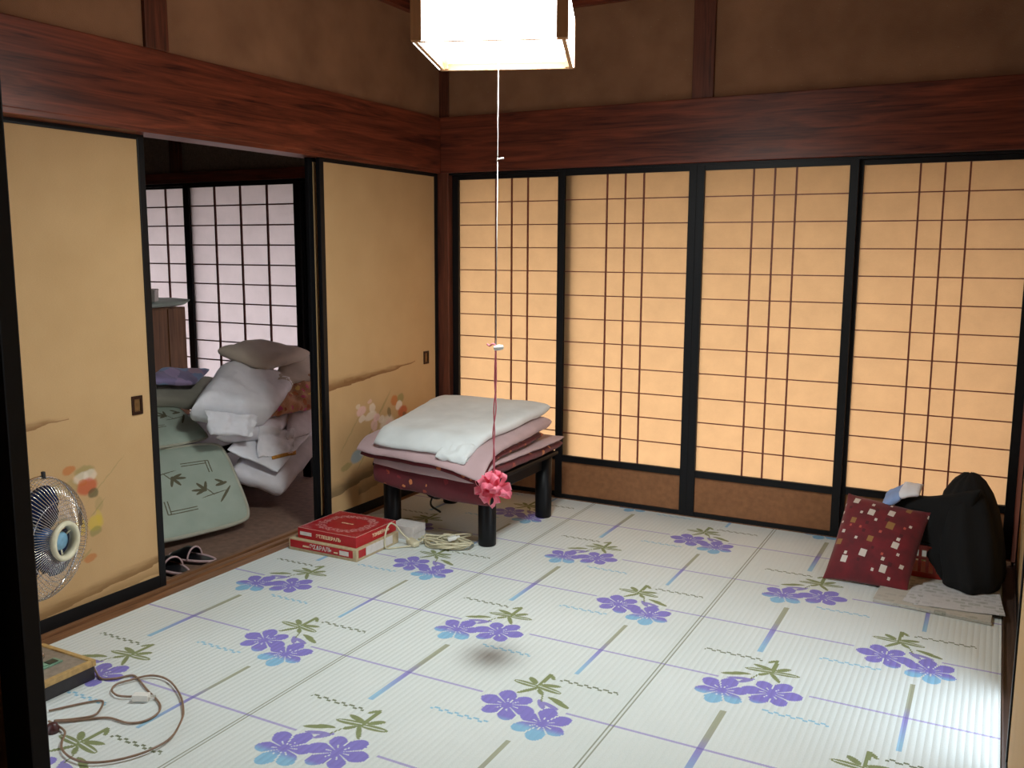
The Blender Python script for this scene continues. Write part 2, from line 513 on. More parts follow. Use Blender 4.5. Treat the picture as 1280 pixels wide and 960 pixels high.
# left wall: plaster above the beam, strut, grooved sill
struct('wall_left', -.10, -.012, NY, -.005, ZT - .03, CE + .03, PLASTER)
struct('trim_7', -.125, .0, NY, -.012, ZB + .016, ZT, BEAM_Y, bevel=.004)
struct('trim_8', -.07, .004, -1.998, -1.893, ZT, CE + .01, BEAM_Z, bevel=.003)
struct('trim_9', -.05, .03, NY, -.03, 2.552, CE + .01, BEAM_Y, bevel=.003)
struct('trim_10', -.125, -.002, NY, -.012, ZB - .002, ZB + .022, BEAM_Y, bevel=.002)
sill = struct('trim_11', -.142, .012, NY, -.01, -.1, -.012, SILL)
for x0, x1 in ((-.142, -.118), (-.092, -.066), (-.040, .012)):      # ridges beside the two running grooves
    box('sill_ridge', x0, x1, NY, -.01, -.013, .001, SILL, sill, .001)
# right wall
struct('wall_right', RX + .0, RX + .08, NY, .06, ZT - .03, CE + .03, PLASTER)
struct('trim_12', RX - .045, RX + .09, NY, -.022, ZB, ZT, BEAM_Y, bevel=.004)
SILLD = wood('dark_sill_wood', srgb(50, 38, 34), srgb(86, 68, 60), 1, .4)
sill2 = struct('trim_13', 2.884, 3.0, NY, -.002, -.1, -.012, SILLD)
for x0, x1 in ((2.884, 2.889), (2.925, 2.931), (2.966, 3.0)):
    box('sill_ridge', x0, x1, NY, -.002, -.013, .002, SILLD, sill2, .001)
struct('trim_14', 2.913, 3.02, .0, .12, -.03, CE, BEAM_Z, bevel=.004)
struct('trim_15', 2.89, 3.02, NY - .06, NY + .05, -.03, CE, BEAM_Z, bevel=.004)
# near wall with the opening the view comes through
struct('wall_near', -.1, RX + .05, NY - .06, NY + .02, ZB + .25, CE + .03, PLASTER)
struct('trim_16', -.1, RX, NY - .07, NY + .03, ZB, ZB + .26, BEAM_X, bevel=.004)
struct('trim_17', -.1, 2.9, NY - .07, NY + .04, -.1, .003, SILL)
# the hall behind and the side room
struct('wall_hall_back', .4, 4.0, -6.16, -6.1, -.1, CE, PLASTER)
struct('wall_hall_left', .34, .4, -6.16, NY - .08, -.1, CE, PLASTER)
struct('wall_hall_right', 4.0, 4.06, -6.16, NY - .3, -.1, CE, PLASTER)
struct('wall_hall_side', RX + .06, 4.0, NY - .38, NY - .3, -.1, CE, PLASTER)
struct('wall_side_left', -3.26, -3.2, -4.0, .06, -.1, CE, PLASTER_G)
struct('wall_side_near', -3.26, -.14, -4.06, -4.0, -.1, CE, PLASTER_G)
struct('wall_side_back', -3.2, -.05, .005, .085, 1.83, CE, PLASTER_G)
struct('trim_18', -3.2, -.10, -.022, .09, 1.768, 1.835, BEAM_X, bevel=.003)
struct('trim_19', -2.115, -2.022, -.02, .05, 1.835, CE, BEAM_Z, bevel=.003)
struct('trim_20', -3.2, -.10, .0, .09, -.14, .0, SILL)
struct('trim_21', -3.2, -.10, -.004, .09, 1.75, 1.77, BLACK)

# ------------------------------------------------------------------ carpet
cp = box('woven_carpet', .012, 2.882, NY + .06, -.001, -.005, .0, carpet_mat())
tag(cp, 'pale woven rush carpet with purple flowers and green leaves covering the floor', 'carpet')


# ------------------------------------------------------------------ shoji screens
PW = .742; PH = ZB + .004
def make_shoji(name, label, group, W, stile, zp0, zp1, vbars, hbars, paper_mat, kick=True, bar=.0075, depth=.028, barmat=None):
    t = thing(name, label, 'sliding screen', (0, 0, 0), group)
    h = W / 2; bm_ = barmat or LATT
    box('stile', -h, -h + stile, 0, depth, .004, PH - .014, BLACK, t, .0015)
    box('stile', h - stile, h, 0, depth, .004, PH - .014, BLACK, t, .0015)
    box('top_rail', -h + stile, h - stile, .001, depth, zp1, PH - .014, BLACK, t, .001)
    box('bottom_rail', -h + stile, h - stile, .001, depth, .004, .026, BLACK, t, .001)
    if kick:
        box('middle_rail', -h + stile, h - stile, .001, depth, zp0 - .034, zp0, BLACK, t, .001)
        box('kickboard', -h + stile, h - stile, .012, .018, .026, zp0 - .034, KICK, t)
    bm = bmesh.new()                                       # one sheet of paper pasted on the back of the lattice
    bm.faces.new([bm.verts.new((a, .0187, b)) for a, b in ((-h + stile - .002, zp0 - .002), (h - stile + .002, zp0 - .002), (h - stile + .002, zp1 + .002), (-h + stile - .002, zp1 + .002))])
    link('paper_sheet', mesh_from(bm, 'paper_sheet'), paper_mat, t)
    me = None
    for x in vbars:
        if me is None: o = box('lattice_bar', -bar / 2, bar / 2, .009, .018, zp0, zp1, bm_, t); me = o.data
        else: o = link('lattice_bar', me, None, t)
        o.location.x = x
    me = None
    for z in hbars:
        if me is None: o = box('lattice_bar', -h + stile, h - stile, .012, .0185, -bar * .33, bar * .33, bm_, t); me = o.data
        else: o = link('lattice_bar', me, None, t)
        o.location.z = z
    return t


zs = [.242 + (1.726 - .242) * i / 12 for i in range(1, 12)]
sh = make_shoji('shoji_screen', '', 'amber shoji screens along the back wall', PW, .0385, .242, 1.726, (-.0985, 0, .0985), zs, PAPER)
spots = [(1.0815, .0, 'second amber shoji screen from the corner post, beside the futon table leg'),
         (.4147, .031, 'amber shoji screen next to the corner post, behind the folded futons'),
         (1.8235, .0, 'third amber shoji screen from the corner post, nothing standing before it'),
         (2.543, .031, 'amber shoji screen behind the black clothes and red cushion')]
for i, (x, y, lb) in enumerate(spots):
    o = sh if i == 0 else copy_tree(sh)
    o.location = (x, y, 0); o['label'] = lb

zs2 = [1.745 - .1262 * i for i in range(1, 14)]
sw = make_shoji('white_shoji_screen', '', 'white shoji screens in the side room', .995, .05, .03, 1.738, (-.2235, 0, .2235), zs2, PAPER_W, kick=False, bar=.013,
                barmat=plain('red_lattice_wood', srgb(104, 52, 44), .5))
for i, (x, y, lb) in enumerate([(-1.53, .0, 'white paper shoji screen behind the beige pillow in the side room'),
                                (-2.46, .031, 'white paper shoji screen behind the brown cabinet in the side room'),
                                (-.545, .031, 'white paper shoji screen in the side room mostly hidden behind the flowered sliding door')]):
    o = sw if i == 0 else copy_tree(sw)
    o.location = (x, y, 0); o['label'] = lb

# ------------------------------------------------------------------ fusuma (papered sliding doors)
def L(u, v, X, y0):                 # photo pixel -> door-local (y, z)
    p = at(u, v, x=X); return p.y - y0, p.z
FX2, FY2 = -.02, -.523
def P2(u, v): return L(410 + u / 4.8, 440 + v / 4.8, FX2, FY2)
pr2 = []
W_, PK, OR, RD, GN, BL, DG = srgb(236, 222, 206), srgb(232, 190, 190), srgb(190, 104, 44), srgb(190, 74, 42), srgb(128, 128, 74), srgb(104, 150, 172), srgb(86, 84, 56)
for (u, v, rx, ry, c, al) in [(300, 400, .20, .006, GN, .4), (150, 470, .16, .005, GN, .35), (330, 330, .12, .004, GN, .4), (420, 410, .10, .005, GN, .5), (240, 590, .14, .005, GN, .5), (115, 690, .05, .018, GN, .6),
                             (205, 355, .045, .026, PK, .75), (270, 335, .028, .026, W_, .7), (260, 385, .055, .024, W_, .75), (210, 402, .03, .02, W_, .7), (297, 392, .032, .025, PK, .8), (326, 405, .03, .022, W_, .7), (283, 440, .032, .034, PK, .7), (185, 328, .02, .014, W_, .5), (255, 298, .022, .012, PK, .5),
                             (362, 455, .075, .072, W_, .85), (372, 440, .04, .04, PK, .6), (402, 290, .036, .030, OR, .85), (440, 275, .034, .026, GN, .7), (430, 320, .034, .028, W_, .9), (452, 355, .045, .034, RD, .85), (372, 362, .018, .03, DG, .7), (462, 378, .022, .022, DG, .7), (430, 440, .03, .06, OR, .35), (410, 480, .04, .03, DG, .5), (345, 522, .03, .02, DG, .5),
                             (268, 540, .058, .036, BL, .8), (180, 625, .058, .036, BL, .75), (215, 600, .03, .02, W_, .3)]:
    a, b = P2(u, v); pr2.append((a, b, rx * .9, ry * .9, (.8 if rx > .09 else .2), c, al))
h2 = .503
MIST = srgb(120, 78, 40)
mist2 = [(-h2, .27, .660, .728, .075, .008, MIST, .85), (-h2 + .15, .0, .688, .70, .03, .004, MIST, .5), (-h2, .24, .13, .235, .09, .03, srgb(112, 92, 64), .8), (-h2 + .25, .5, .10, .20, .07, .03, srgb(120, 98, 66), .6)]
FUS2 = fusuma_mat('flowered_door_paper', pr2, mist2)
FX1, FY1 = -.085, -2.458
def P1(u, v): return L(40 + u / 6, 560 + v / 6, FX1, FY1)
pr1 = []
YL = srgb(206, 176, 60)
for (u, v, rx, ry, c, al) in [(560, 230, .12, .003, GN, .35), (500, 450, .05, .004, GN, .4), (285, 170, .03, .018, OR, .8), (400, 180, .045, .026, GN, .6), (375, 228, .035, .024, W_, .6), (440, 205, .03, .024, W_, .6), (420, 290, .046, .034, RD, .9), (465, 340, .024, .022, DG, .9), (385, 260, .02, .014, OR, .6), (510, 420, .02, .03, GN, .3),
                             (485, 565, .036, .034, YL, .8), (375, 600, .03, .034, YL, .8), (485, 622, .03, .02, GN, .7), (510, 510, .012, .03, YL, .5), (445, 828, .028, .016, OR, .7), (420, 800, .03, .006, GN, .4), (300, 300, .03, .03, GN, .35), (180, 330, .03, .03, GN, .5)]:
    a, b = P1(u, v); pr1.append((a, b, rx * .9, ry * .9, (.7 if ry < .007 else .1), c, al))
h1 = .503
mist1 = [(-.10, .12, .715, .742, .055, .008, MIST, .7), (-.05, h1, .05, .105, .055, .045, srgb(126, 92, 54), .8), (-.25, h1, .02, .06, .05, .04, srgb(140, 110, 70), .5)]
FUS1 = fusuma_mat('gold_door_paper', pr1, mist1)
FUS0 = fusuma_mat('plain_door_paper', [], [])


def make_fusuma(name, label, paper_mat, w, stile=.03, handle=None, group=None, top=ZB + .008):
    t = thing(name, label, 'sliding door', (0, 0, 0), group); h = w / 2; D = .022
    box('stile', -D, 0, -h, -h + stile, .0, top, BLACK, t, .002); box('stile', -D, 0, h - stile, h, .0, top, BLACK, t, .002)
    box('top_rail', -D, -.001, -h + stile, h - stile, top - .028, top, BLACK, t, .001)
    box('bottom_rail', -D, -.001, -h + stile, h - stile, .0, .05, BLACK, t, .001)
    box('papered_panel', -D + .003, -.005, -h + stile - .002, h - stile + .002, .048, top - .026, paper_mat, t)
    if handle:
        y, z = handle
        bm = bmesh.new()
        for a in ((-.024, -.014, -.036, .036), (.014, .024, -.036, .036), (-.014, .014, .024, .036), (-.014, .014, -.036, -.024)):
            bx(bm, -.006, .001, y + a[0], y + a[1], z + a[2], z + a[3], .0008)
        hd = link('pull_handle', mesh_from(bm, 'pull_handle'), plain('dark_bronze', srgb(56, 34, 22), .35, .6), t)
        box('handle_plate', -.0055, -.0035, y - .014, y + .014, z - .024, z + .024, plain('aged_bronze', srgb(128, 96, 58), .4, .6), hd)
    return t


f2 = make_fusuma('fusuma_door', 'tan sliding door painted with white, orange and blue flowers beside the low table', FUS2, 1.006, handle=(L(534, 446.5, FX2, FY2)[0] - .006, .745))
f2.location = (FX2, FY2, 0)
f1 = make_fusuma('fusuma_door', 'tan sliding door with red and yellow flowers standing behind the electric fan', FUS1, 1.006, handle=(L(172, 506, FX1, FY1)[0], .748))
f1.location = (FX1, FY1, 0)
f3 = make_fusuma('fusuma_door', 'tan sliding door slid behind the flowered door, only its black edge showing', FUS0, 1.006)
f3.location = (-.066, -.547, 0)
f4 = make_fusuma('fusuma_door', 'tan sliding door beyond the electric fan, next to the dark door frame', FUS0, .93)
f4.location = (-.045, -3.385, 0)
# doors of the right wall, seen almost edge-on
g1 = make_fusuma('fusuma_door', 'tan black-framed sliding door edge-on beside the newspapers and black clothes', FUS0, 1.34); g1.rotation_euler.z = math.pi; g1.location = (2.930, -.70, 0)
g2 = make_fusuma('fusuma_door', 'tan black-framed sliding door on the near side of the daylit gap', FUS0, 1.9); g2.rotation_euler.z = math.pi; g2.location = (2.891, -2.82, 0)
# dark doors of the near wall whose edges frame the view
n1 = make_fusuma('fusuma_door', 'black door edge framing the view beside the fan', FUS0, 1.0, .048); n1.rotation_euler.z = -math.pi / 2; n1.location = (1.372, NY + .022, 0)
n2 = make_fusuma('fusuma_door', 'black-edged sliding door overlapping behind the black door edge', FUS0, 1.0, .05); n2.rotation_euler.z = -math.pi / 2; n2.location = (1.318, NY - .006, 0)


# ------------------------------------------------------------------ pendant lamp
LX, LY, LZ = 1.402, -1.897, 1.92
lamp = thing('pendant_lamp', 'square wooden-framed pendant lamp with glowing white shade and pull cord', 'lamp', (LX, LY, LZ))
lamp.rotation_euler.z = R(21.5)
LW = wood('lamp_wood', srgb(180, 134, 96), srgb(208, 162, 120), 2, .5)
LWx = wood('lamp_rail_wood', srgb(180, 134, 96), srgb(208, 162, 120), 0, .5)
hs = .2215
for sx in (-1, 1):
    for sy in (-1, 1):
        box('post', min(sx * hs, sx * (hs - .032)), max(sx * hs, sx * (hs - .032)), min(sy * hs, sy * (hs - .032)), max(sy * hs, sy * (hs - .032)), .002, .15, LW, lamp, .002)
for z0, z1 in ((0, .022), (.132, .152)):
    for s in (-1, 1):
        a, b = sorted((s * (hs - .006), s * (hs - .018)))
        box('rail', -hs + .004, hs - .004, a, b, z0, z1, LWx, lamp, .001); box('rail', a, b, -hs + .018, hs - .018, z0, z1, LWx, lamp, .001)
def glow(name, c, s):
    t = NT(name); e = t.n.new('ShaderNodeEmission'); e.inputs[0].default_value = c; e.inputs[1].default_value = s
    f = t.noise(t.coord(), 5, 1); e.inputs[1].default_value = s
    t.l.new(t.ramp(f, [(0, c), (1, c)]), e.inputs[0]); t.l.new(e.outputs[0], t.out.inputs[0]); return t.mat
GLOW = glow('lit_acrylic', (1.0, .985, .93, 1), 10.0)
def drum(n=48, p=5):
    bm = bmesh.new(); rings = []
    for (s, z) in ((.60, .020), (.82, .022), (.90, .034), (.905, .12), (.88, .135), (.5, .148)):
        rg = []
        for k in range(n):
            a = 2 * math.pi * k / n; c, q = math.cos(a), math.sin(a)
            r = hs * s / (abs(c) ** p + abs(q) ** p) ** (1 / p)
            rg.append(bm.verts.new((r * c * .985, r * q * .985, z)))
        rings.append(rg)
    for A, B in zip(rings, rings[1:]):
        for k in range(n): bm.faces.new((A[k], A[(k + 1) % n], B[(k + 1) % n], B[k]))
    bm.faces.new(rings[0][::-1]); bm.faces.new(rings[-1]); bmesh.ops.recalc_face_normals(bm, faces=bm.faces)
    return mesh_from(bm, 'shade', True)
link('shade', drum(), GLOW, lamp)
for s in (-1, 1):
    a, b = sorted((s * (hs - .005), s * (hs - .002)))
    box('side_panel', -hs + .030, hs - .030, a, b, .001, .149, GLOW, lamp); box('side_panel', a, b, -hs + .030, hs - .030, .001, .149, GLOW, lamp)
box('top_cap', -.09, .09, -.09, .09, .150, .185, LW, lamp, .004)
tube('hanging_cord', [(0, 0, .18), (0, 0, CE - LZ)], .004, BLACKM, lamp)
lathe('ceiling_rose', [(.0, CE - LZ - .03), (.04, CE - LZ - .03), (.05, CE - LZ - .01), (.05, CE - LZ + .001)], WHITE, lamp, 24)
ld = bpy.data.lights.new('fluorescent_ring', 'AREA'); ld.shape = 'DISK'; ld.size = .34; ld.energy = LAMP_POWER; ld.color = (.91, 1.0, .985)
lo = bpy.data.objects.new('fluorescent_ring', ld); col.objects.link(lo); lo.parent = lamp; lo.location = (0, 0, .015); lo['kind'] = 'helper'
# pull cord with its knob, pink string and ribbon rosette (parts of the lamp)
PINK = cloth('pink_string', srgb(226, 120, 136), .7); inv = Matrix.Rotation(-R(21.5), 3, 'Z')
def lp(x, y, z): return inv @ Vector((x - LX, y - LY, z - LZ))
PY = -1.90
c0 = lp(LX, LY, 1.925); cj = lp(1.402, PY, 1.614); ck = lp(1.397, PY, 1.037); cb = lp(1.391, PY, .62)
pc = tube('pull_cord', [c0, cj, ck], .0008, plain('pale_cord', (.42, .40, .38, 1), .7), lamp, 5)
tube('lower_cord', [cj, ck], .0013, pc.data.materials[0], pc, 5)
tube('cord_joint', [lp(1.400, PY, 1.609), lp(1.402, PY, 1.617), lp(1.421, PY + .004, 1.619)], .003, WHITE, pc, 6)
lathe('cord_knob', [(0, -.018), (.007, -.016), (.0095, 0), (.007, .013), (0, .016)], WHITE, pc, 16, axis=(1, .2, .15), loc=lp(1.408, PY, 1.036))
strs = []
for s in (-1, 1):
    tube('pink_string', spline([lp(1.396, PY, 1.040), lp(1.394 + s * .003, PY + .003, .93), lp(1.394 - s * .004, PY, .84), lp(1.390 + s * .003, PY, .76), lp(1.391 - s * .002, PY, .69), cb], 5), .0022, PINK, pc, 5)
tube('string_tail', spline([lp(1.398, PY, 1.040), lp(1.386, PY, 1.047), lp(1.374, PY, 1.040), lp(1.365, PY, 1.045)], 5), .003, PINK, pc, 5)
RIB = None
def ribbon_mat():
    t = NT('pink_ribbon'); v = t.coord(); n = t.noise(v, 60, 3)
    t.base(t.ramp(n, [(.3, srgb(232, 92, 122)), (.7, srgb(250, 150, 172))])); t.rough(.4)
    t.set(Sheen_Weight=.4); t.put(t.bsdf.inputs['Transmission Weight'], 0.0); t.put(t.bsdf.inputs['Subsurface Weight'], .0)
    tr = t.n.new('ShaderNodeBsdfTranslucent'); tr.inputs[0].default_value = srgb(250, 130, 156); mx = t.n.new('ShaderNodeMixShader'); mx.inputs[0].default_value = .3
    t.l.new(t.bsdf.outputs[0], mx.inputs[1]); t.l.new(tr.outputs[0], mx.inputs[2]); t.l.new(mx.outputs[0], t.out.inputs[0]); return t.mat
RIB = ribbon_mat()
ros = bmesh.new(); pcn = lp(1.389, PY, .573)
for k in range(34):
    d = Vector((rng.gauss(0, 1), rng.gauss(0, 1), rng.gauss(0, .75))).normalized()
    s = d.cross(Vector((rng.random() - .5, rng.random() - .5, rng.random() - .5))).normalized(); q = d.cross(s)
    ln = .050 + rng.random() * .016; wd = .010 + rng.random() * .006; pts = []
    for i in range(9):                                     # each loop of ribbon: out, round and back
        a = 2 * math.pi * i / 8
        c = d * (ln * (.5 - .5 * math.cos(a))) + s * (math.sin(a) * .013)
        pts.append((pcn + c - q * wd * (.35 + .65 * (.5 - .5 * math.cos(a))), pcn + c + q * wd * (.35 + .65 * (.5 - .5 * math.cos(a)))))
    vs = [(ros.verts.new(a), ros.verts.new(b)) for a, b in pts]
    for (a, b), (c, e) in zip(vs, vs[1:]): ros.faces.new((a, b, e, c))
o = link('ribbon_rosette', mesh_from(ros, 'ribbon_rosette', True), RIB, pc); o['label'] = 'pink ribbon rosette at the cord end'

# ------------------------------------------------------------------ low table with folded futons
tb = thing('low_table', 'low black table with thick round legs under the folded futons', 'table', (.52, -.62, 0))
def legs(x, y):
    return lathe('leg', [(.036, 0), (.0405, .004), (.0415, .05), (.042, .315)], BLACK, tb, 28, loc=(x - .52, y + .62, 0))
for x, y in ((.79, -.885), (.815, -.352), (.262, -.885), (.262, -.352)): legs(x, y)
for a in ((-.28, .30, -.295, -.265), (-.28, .30, .255, .285), (-.285, -.255, -.265, .26), (.275, .305, -.265, .26)):
    box('apron', *a, .250, .316, BLACK, tb, .003)
box('table_top', -.33, .345, -.325, .335, .315, .335, BLACK, tb, .006)
tube('heater_cord', spline([(-.1, -.1, .27), (-.06, -.16, .22), (-.1, -.2, .18), (-.02, -.22, .17), (.02, -.16, .22), (-.04, -.12, .26), (-.08, -.2, .14), (0, -.24, .11)], 6), .005, BLACKM, tb)

WHITEC = cloth('white_cotton', srgb(220, 224, 224), bump=.2)
MAUVE = cloth('mauve_cotton', srgb(186, 158, 160), bump=.2)
def floral(name, base, cols, scale=26, th=.36):
    t = NT(name); v = t.coord(); n = t.noise(v, 5, 3)
    vv = t.n.new('ShaderNodeVectorMath'); vv.operation = 'ADD'; t.l.new(v, vv.inputs[0])
    nn = t.n.new('ShaderNodeTexNoise'); nn.inputs['Scale'].default_value = 40; t.l.new(v, nn.inputs['Vector'])
    sc = t.n.new('ShaderNodeVectorMath'); sc.operation = 'SCALE'; sc.inputs['Scale'].default_value = .03; t.l.new(nn.outputs['Color'], sc.inputs[0]); t.l.new(sc.outputs[0], vv.inputs[1])
    q = t.vor(vv.outputs[0], scale); rnd = t.sep(q['Color'])[0]
    stops = [(i / len(cols), c) for i, c in enumerate(cols)]
    fc = t.ramp(rnd, stops, 'CONSTANT')
    m = t.mul(t.lt(q['Distance'], th), t.gt(t.sep(q['Color'])[1], .42))
    b2 = tuple(c * .6 for c in base[:3]) + (1,)
    t.base(t.mix(m, t.ramp(n, [(.35, b2), (.65, base)]), fc)); t.rough(.9); t.set(Sheen_Weight=.2)
    t.bump(t.noise(v, 50, 4), .3, .004); return t.mat
REDF = floral('dark_red_floral', srgb(104, 18, 30), [srgb(180, 96, 52), srgb(120, 26, 36), srgb(150, 60, 40), srgb(200, 120, 70), srgb(90, 20, 30)], 24, .34)

ft = thing('red_floral_futon', 'folded dark red floral futon with mauve lining on the low table', 'futon', (.52, -.62, .365))
o_ = Vector((.52, -.62, .365))
def fc(*pts): return [Vector(p) - o_ for p in pts]
YE, RB = -.925, .052                                       # where the covers turn down over the table's front edge, and how tightly
def over_edge(zc, lift):
    def f(q, u, v, e):                                     # sheet that leaves the table top and hangs down its front
        w = q + o_
        if w.y >= YE: return q
        t = YE - w.y; d = w.z - zc; r = RB + lift; a = min(t / r, math.pi / 2); rest = max(0, t - r * math.pi / 2)
        return Vector((w.x, YE - (r + d) * math.sin(a), zc - r + (r + d) * math.cos(a) - rest)) - o_
    return f
def droop(y): return -1.15 * max(0, -.945 - y) ** 1.45      # the upper folds only stick out past the edge and bend a little
def dip(q, u, v, e):
    w = q + o_; k = max(0, (-v - .4) / .6) * max(0, (u - .1) / .9)
    return q + Vector((0, 0, droop(w.y) - .055 * k * k))
def slab(name, mat, th, x0, x1, x2, x3, yf, yb, zf, zb, tf, tbk, ex, seed=1, **k):
    # zf / zb: underside at the front and back, tf / tbk: thickness there
    c = fc((x0, yf[0], zf + tf / 2), (x1, yf[1], zf + tf / 2), (x2, yb[0], zb + tbk / 2), (x3, yb[1], zb + tbk / 2))
    return pad(name, mat, th, c, lambda u, v: tf + (tbk - tf) * (v + 1) / 2, nu=36, nv=38, p=12, rim=.38, corner=.03, wr=.005, wf=9, seed=1, extra=ex, **k)
# lower layer: red cover and its mauve lining, hanging over the front of the table
slab('red_cover', REDF, ft, .225, .868, .872, .20, (-1.07, -1.115), (-.21, -.22), .337, .337, .048, .048, over_edge(.359, .006))
slab('mauve_lining', MAUVE, ft, .228, .862, .882, .20, (-1.03, -1.055), (-.215, -.225), .382, .382, .022, .022, over_edge(.393, .034))
# upper fold: red band below, thicker mauve fold above, rising to the back
slab('folded_cover', REDF, ft, .170, .862, .83, .15, (-1.035, -1.055), (-.36, -.34), .402, .410, .030, .042, dip)
slab('folded_lining', MAUVE, ft, .155, .868, .842, .14, (-1.045, -1.068), (-.285, -.33), .428, .450, .034, .070, dip)
wfu = thing('white_futon', 'white folded futon lying on top of the red floral futon', 'futon', (.52, -.65, .45))
o_ = Vector((.52, -.65, .45))
slab('mattress_fold', WHITEC, wfu, .262, .775, .818, .160, (-1.045, -1.035), (-.255, -.285), .459, .517, .052, .070, dip)
pad('front_hem', WHITEC, wfu, fc((.62, -1.058, .476), (.770, -1.045, .474), (.775, -.94, .492), (.63, -.95, .490)), .044, nu=22, nv=22, p=6, rim=.45, wr=.008, wf=34, seed=6, extra=lambda q, u, v, e: q + Vector((0, 0, droop((q + o_).y) - .010 * (u + 1))))
press(wfu, [ft], (0, 0, 1))

# ------------------------------------------------------------------ boxes beside the threshold
REDB = srgb(176, 22, 30)
def box_top_mat():
    t = NT('red_lid_print'); s = t.sep(t.coord()); X, Y = s[0], s[1]; v = t.coord()
    a = t.mul(X, 1 / .165); b = t.mul(Y, 1 / .15); p4 = lambda q: t.m('POWER', t.m('ABSOLUTE', q), 2.6)
    r = t.m('POWER', t.add(p4(a), p4(b)), 1 / 2.6)
    r = t.add(r, t.mul(t.m('SINE', t.mul(t.m('ARCTAN2', b, a), 16)), .035))
    ring = t.mul(t.gt(r, .56), t.lt(r, .80)); n = t.vor(t.mapping(v, (1, 1, 1)), 95)
    orn = t.mul(ring, t.lt(n['Distance'], .52))
    crn = t.mul(t.gt(r, 1.0), t.lt(t.vor(v, 120)['Distance'], .35))
    edge = t.any(t.gt(t.m('ABSOLUTE', X), .159), t.gt(t.m('ABSOLUTE', Y), .1465))
    c = t.mix(t.mul(t.any(orn, t.mul(crn, .6)), .55), srgb(168, 26, 36), srgb(226, 180, 176)); c = t.mix(t.mul(edge, .85), c, srgb(226, 190, 180))
    t.base(c); t.rough(.4); return t.mat
RED = plain('red_card', REDB, .45, grain=.03)
TAN = plain('plain_card', srgb(186, 168, 134), .7, grain=.05)
WCARD = plain('white_label', srgb(214, 208, 204), .6, grain=.02)
GOLD = plain('pale_print', srgb(236, 214, 176), .6, grain=.01)


def lettering(name, text, size, loc, rot, parent, mat=GOLD, fit=None):
    c = bpy.data.curves.new(name, 'FONT'); c.body = text; c.size = size; c.extrude = .0003; c.align_x = 'CENTER'; c.align_y = 'CENTER'; c.offset = .0006
    o = bpy.data.objects.new(name, c); col.objects.link(o); c.materials.append(mat); o.parent = parent; o.location = loc; o.rotation_euler = rot
    me = bpy.data.meshes.new_from_object(o); bpy.data.objects.remove(o); bpy.data.curves.remove(c)
    o = link(name, me, mat, parent, loc, rot)
    if fit: o.scale.x = fit
    return o


BX, BY = .236, -1.20
b1 = thing('card_box', 'lower flat red and tan box with white side label, under the ornate red box', 'box', (BX - .012, BY - .005, 0), 'stacked red boxes')
box('tray', -.188, .192, -.165, .150, .0, .054, TAN, b1, .004)
bm = bmesh.new(); bx(bm, -.178, .172, -.1665, -.1645, .014, .048, .0008); link('front_band', mesh_from(bm, 'front_band'), RED, b1)
box('side_band', .1915, .1932, -.150, -.100, .014, .048, RED, b1); box('side_label', .1915, .1935, -.098, .100, .012, .050, WCARD, b1)
box('size_label', .10, .15, -.1672, -.1662, .020, .040, WCARD, b1)
lettering('lettering', 'ЭΣΔРАЛЬ', .026, (-.005, -.1668, .031), (R(90), 0, 0), b1, WCARD, 1.0); lettering('small_lettering', 'ОМОМО', .009, (-.088, -.1668, .027), (R(90), 0, 0), b1); lettering('small_lettering', 'ОМИО', .007, (.080, -.1668, .025), (R(90), 0, 0), b1)
b2 = thing('card_box', 'ornate red flat box with pale wreath print, on top of the tan-edged box', 'box', (BX, BY, .054), 'stacked red boxes')
box('lid', -.163, .163, -.15, .15, .0, .048, RED, b2, .002); box('lid_print', -.162, .162, -.149, .149, .0475, .0486, box_top_mat(), b2)
box('size_label', -.150, -.085, -.1512, -.1498, .016, .032, WCARD, b2)
lettering('lettering', 'ЭТЛЕШЕРАЛЬ', .021, (.01, -.1504, .022), (R(90), 0, 0), b2, GOLD, .95); lettering('side_lettering', 'ТОНШЕРАЛЬ', .021, (.1634, .03, .024), (R(90), 0, R(90)), b2, GOLD, .95)
lettering('title_lettering', 'КЛУБЫ НИ', .012, (0, 0, .0488), (0, 0, 0), b2)
b3 = thing('white_box', 'small white carton behind the red boxes near the table leg', 'box', (.375, -.955, 0))
box('carton', -.05, .085, -.05, .055, 0, .062, WCARD, b3, .002); box('flap', .083, .087, -.05, .055, .03, .062, WCARD, b3, .001)

# white extension cord heap with its socket block and plug
CORD = plain('ivory_cord', srgb(206, 198, 168), .5, grain=.03)
ec = thing('extension_cord', 'tangled ivory extension cord heaped between red boxes and table leg', 'cord', (.63, -.985, 0))
pts = [(-.12, -.08, .012), (-.10, -.05, .02), (-.08, -.02, .03)]
for i in range(64):
    a = i * .78; pts.append((.035 * math.sin(i * .9) + (.082 + .024 * math.sin(i * 1.7)) * math.cos(a), .02 * math.cos(i * 1.3) + (.062 + .02 * math.cos(i * 2.1)) * math.sin(a), .006 + (i % 9) * .0032 + .003 * math.sin(i)))
pts += [(.0, .04, .03), (.05, .08, .04), (.08, .10, .035), (.02, .07, .02), (-.04, .03, .02)]
tube('cord', [Vector((q.x, q.y, max(q.z, .0046))) for q in spline(pts, 4)], .0042, CORD, ec, 6)
tube('cord_loop', [Vector((q.x - .63, q.y + .985, max(q.z, .0046))) for q in spline([(.51, -1.065, .012), (.455, -1.075, .05), (.432, -1.10, .095), (.4235, -1.13, .112), (.4235, -1.16, .09), (.4235, -1.175, .035), (.432, -1.165, .006), (.47, -1.12, .005), (.52, -1.075, .008)], 6)], .004, CORD, ec)
bm = bmesh.new(); bx(bm, -.035, .035, -.018, .018, -.013, .013, .009)
link('socket_block', mesh_from(bm, 'socket_block', True), CORD, ec, (-.128, -.082, .018), (R(6), R(4), R(-24)))
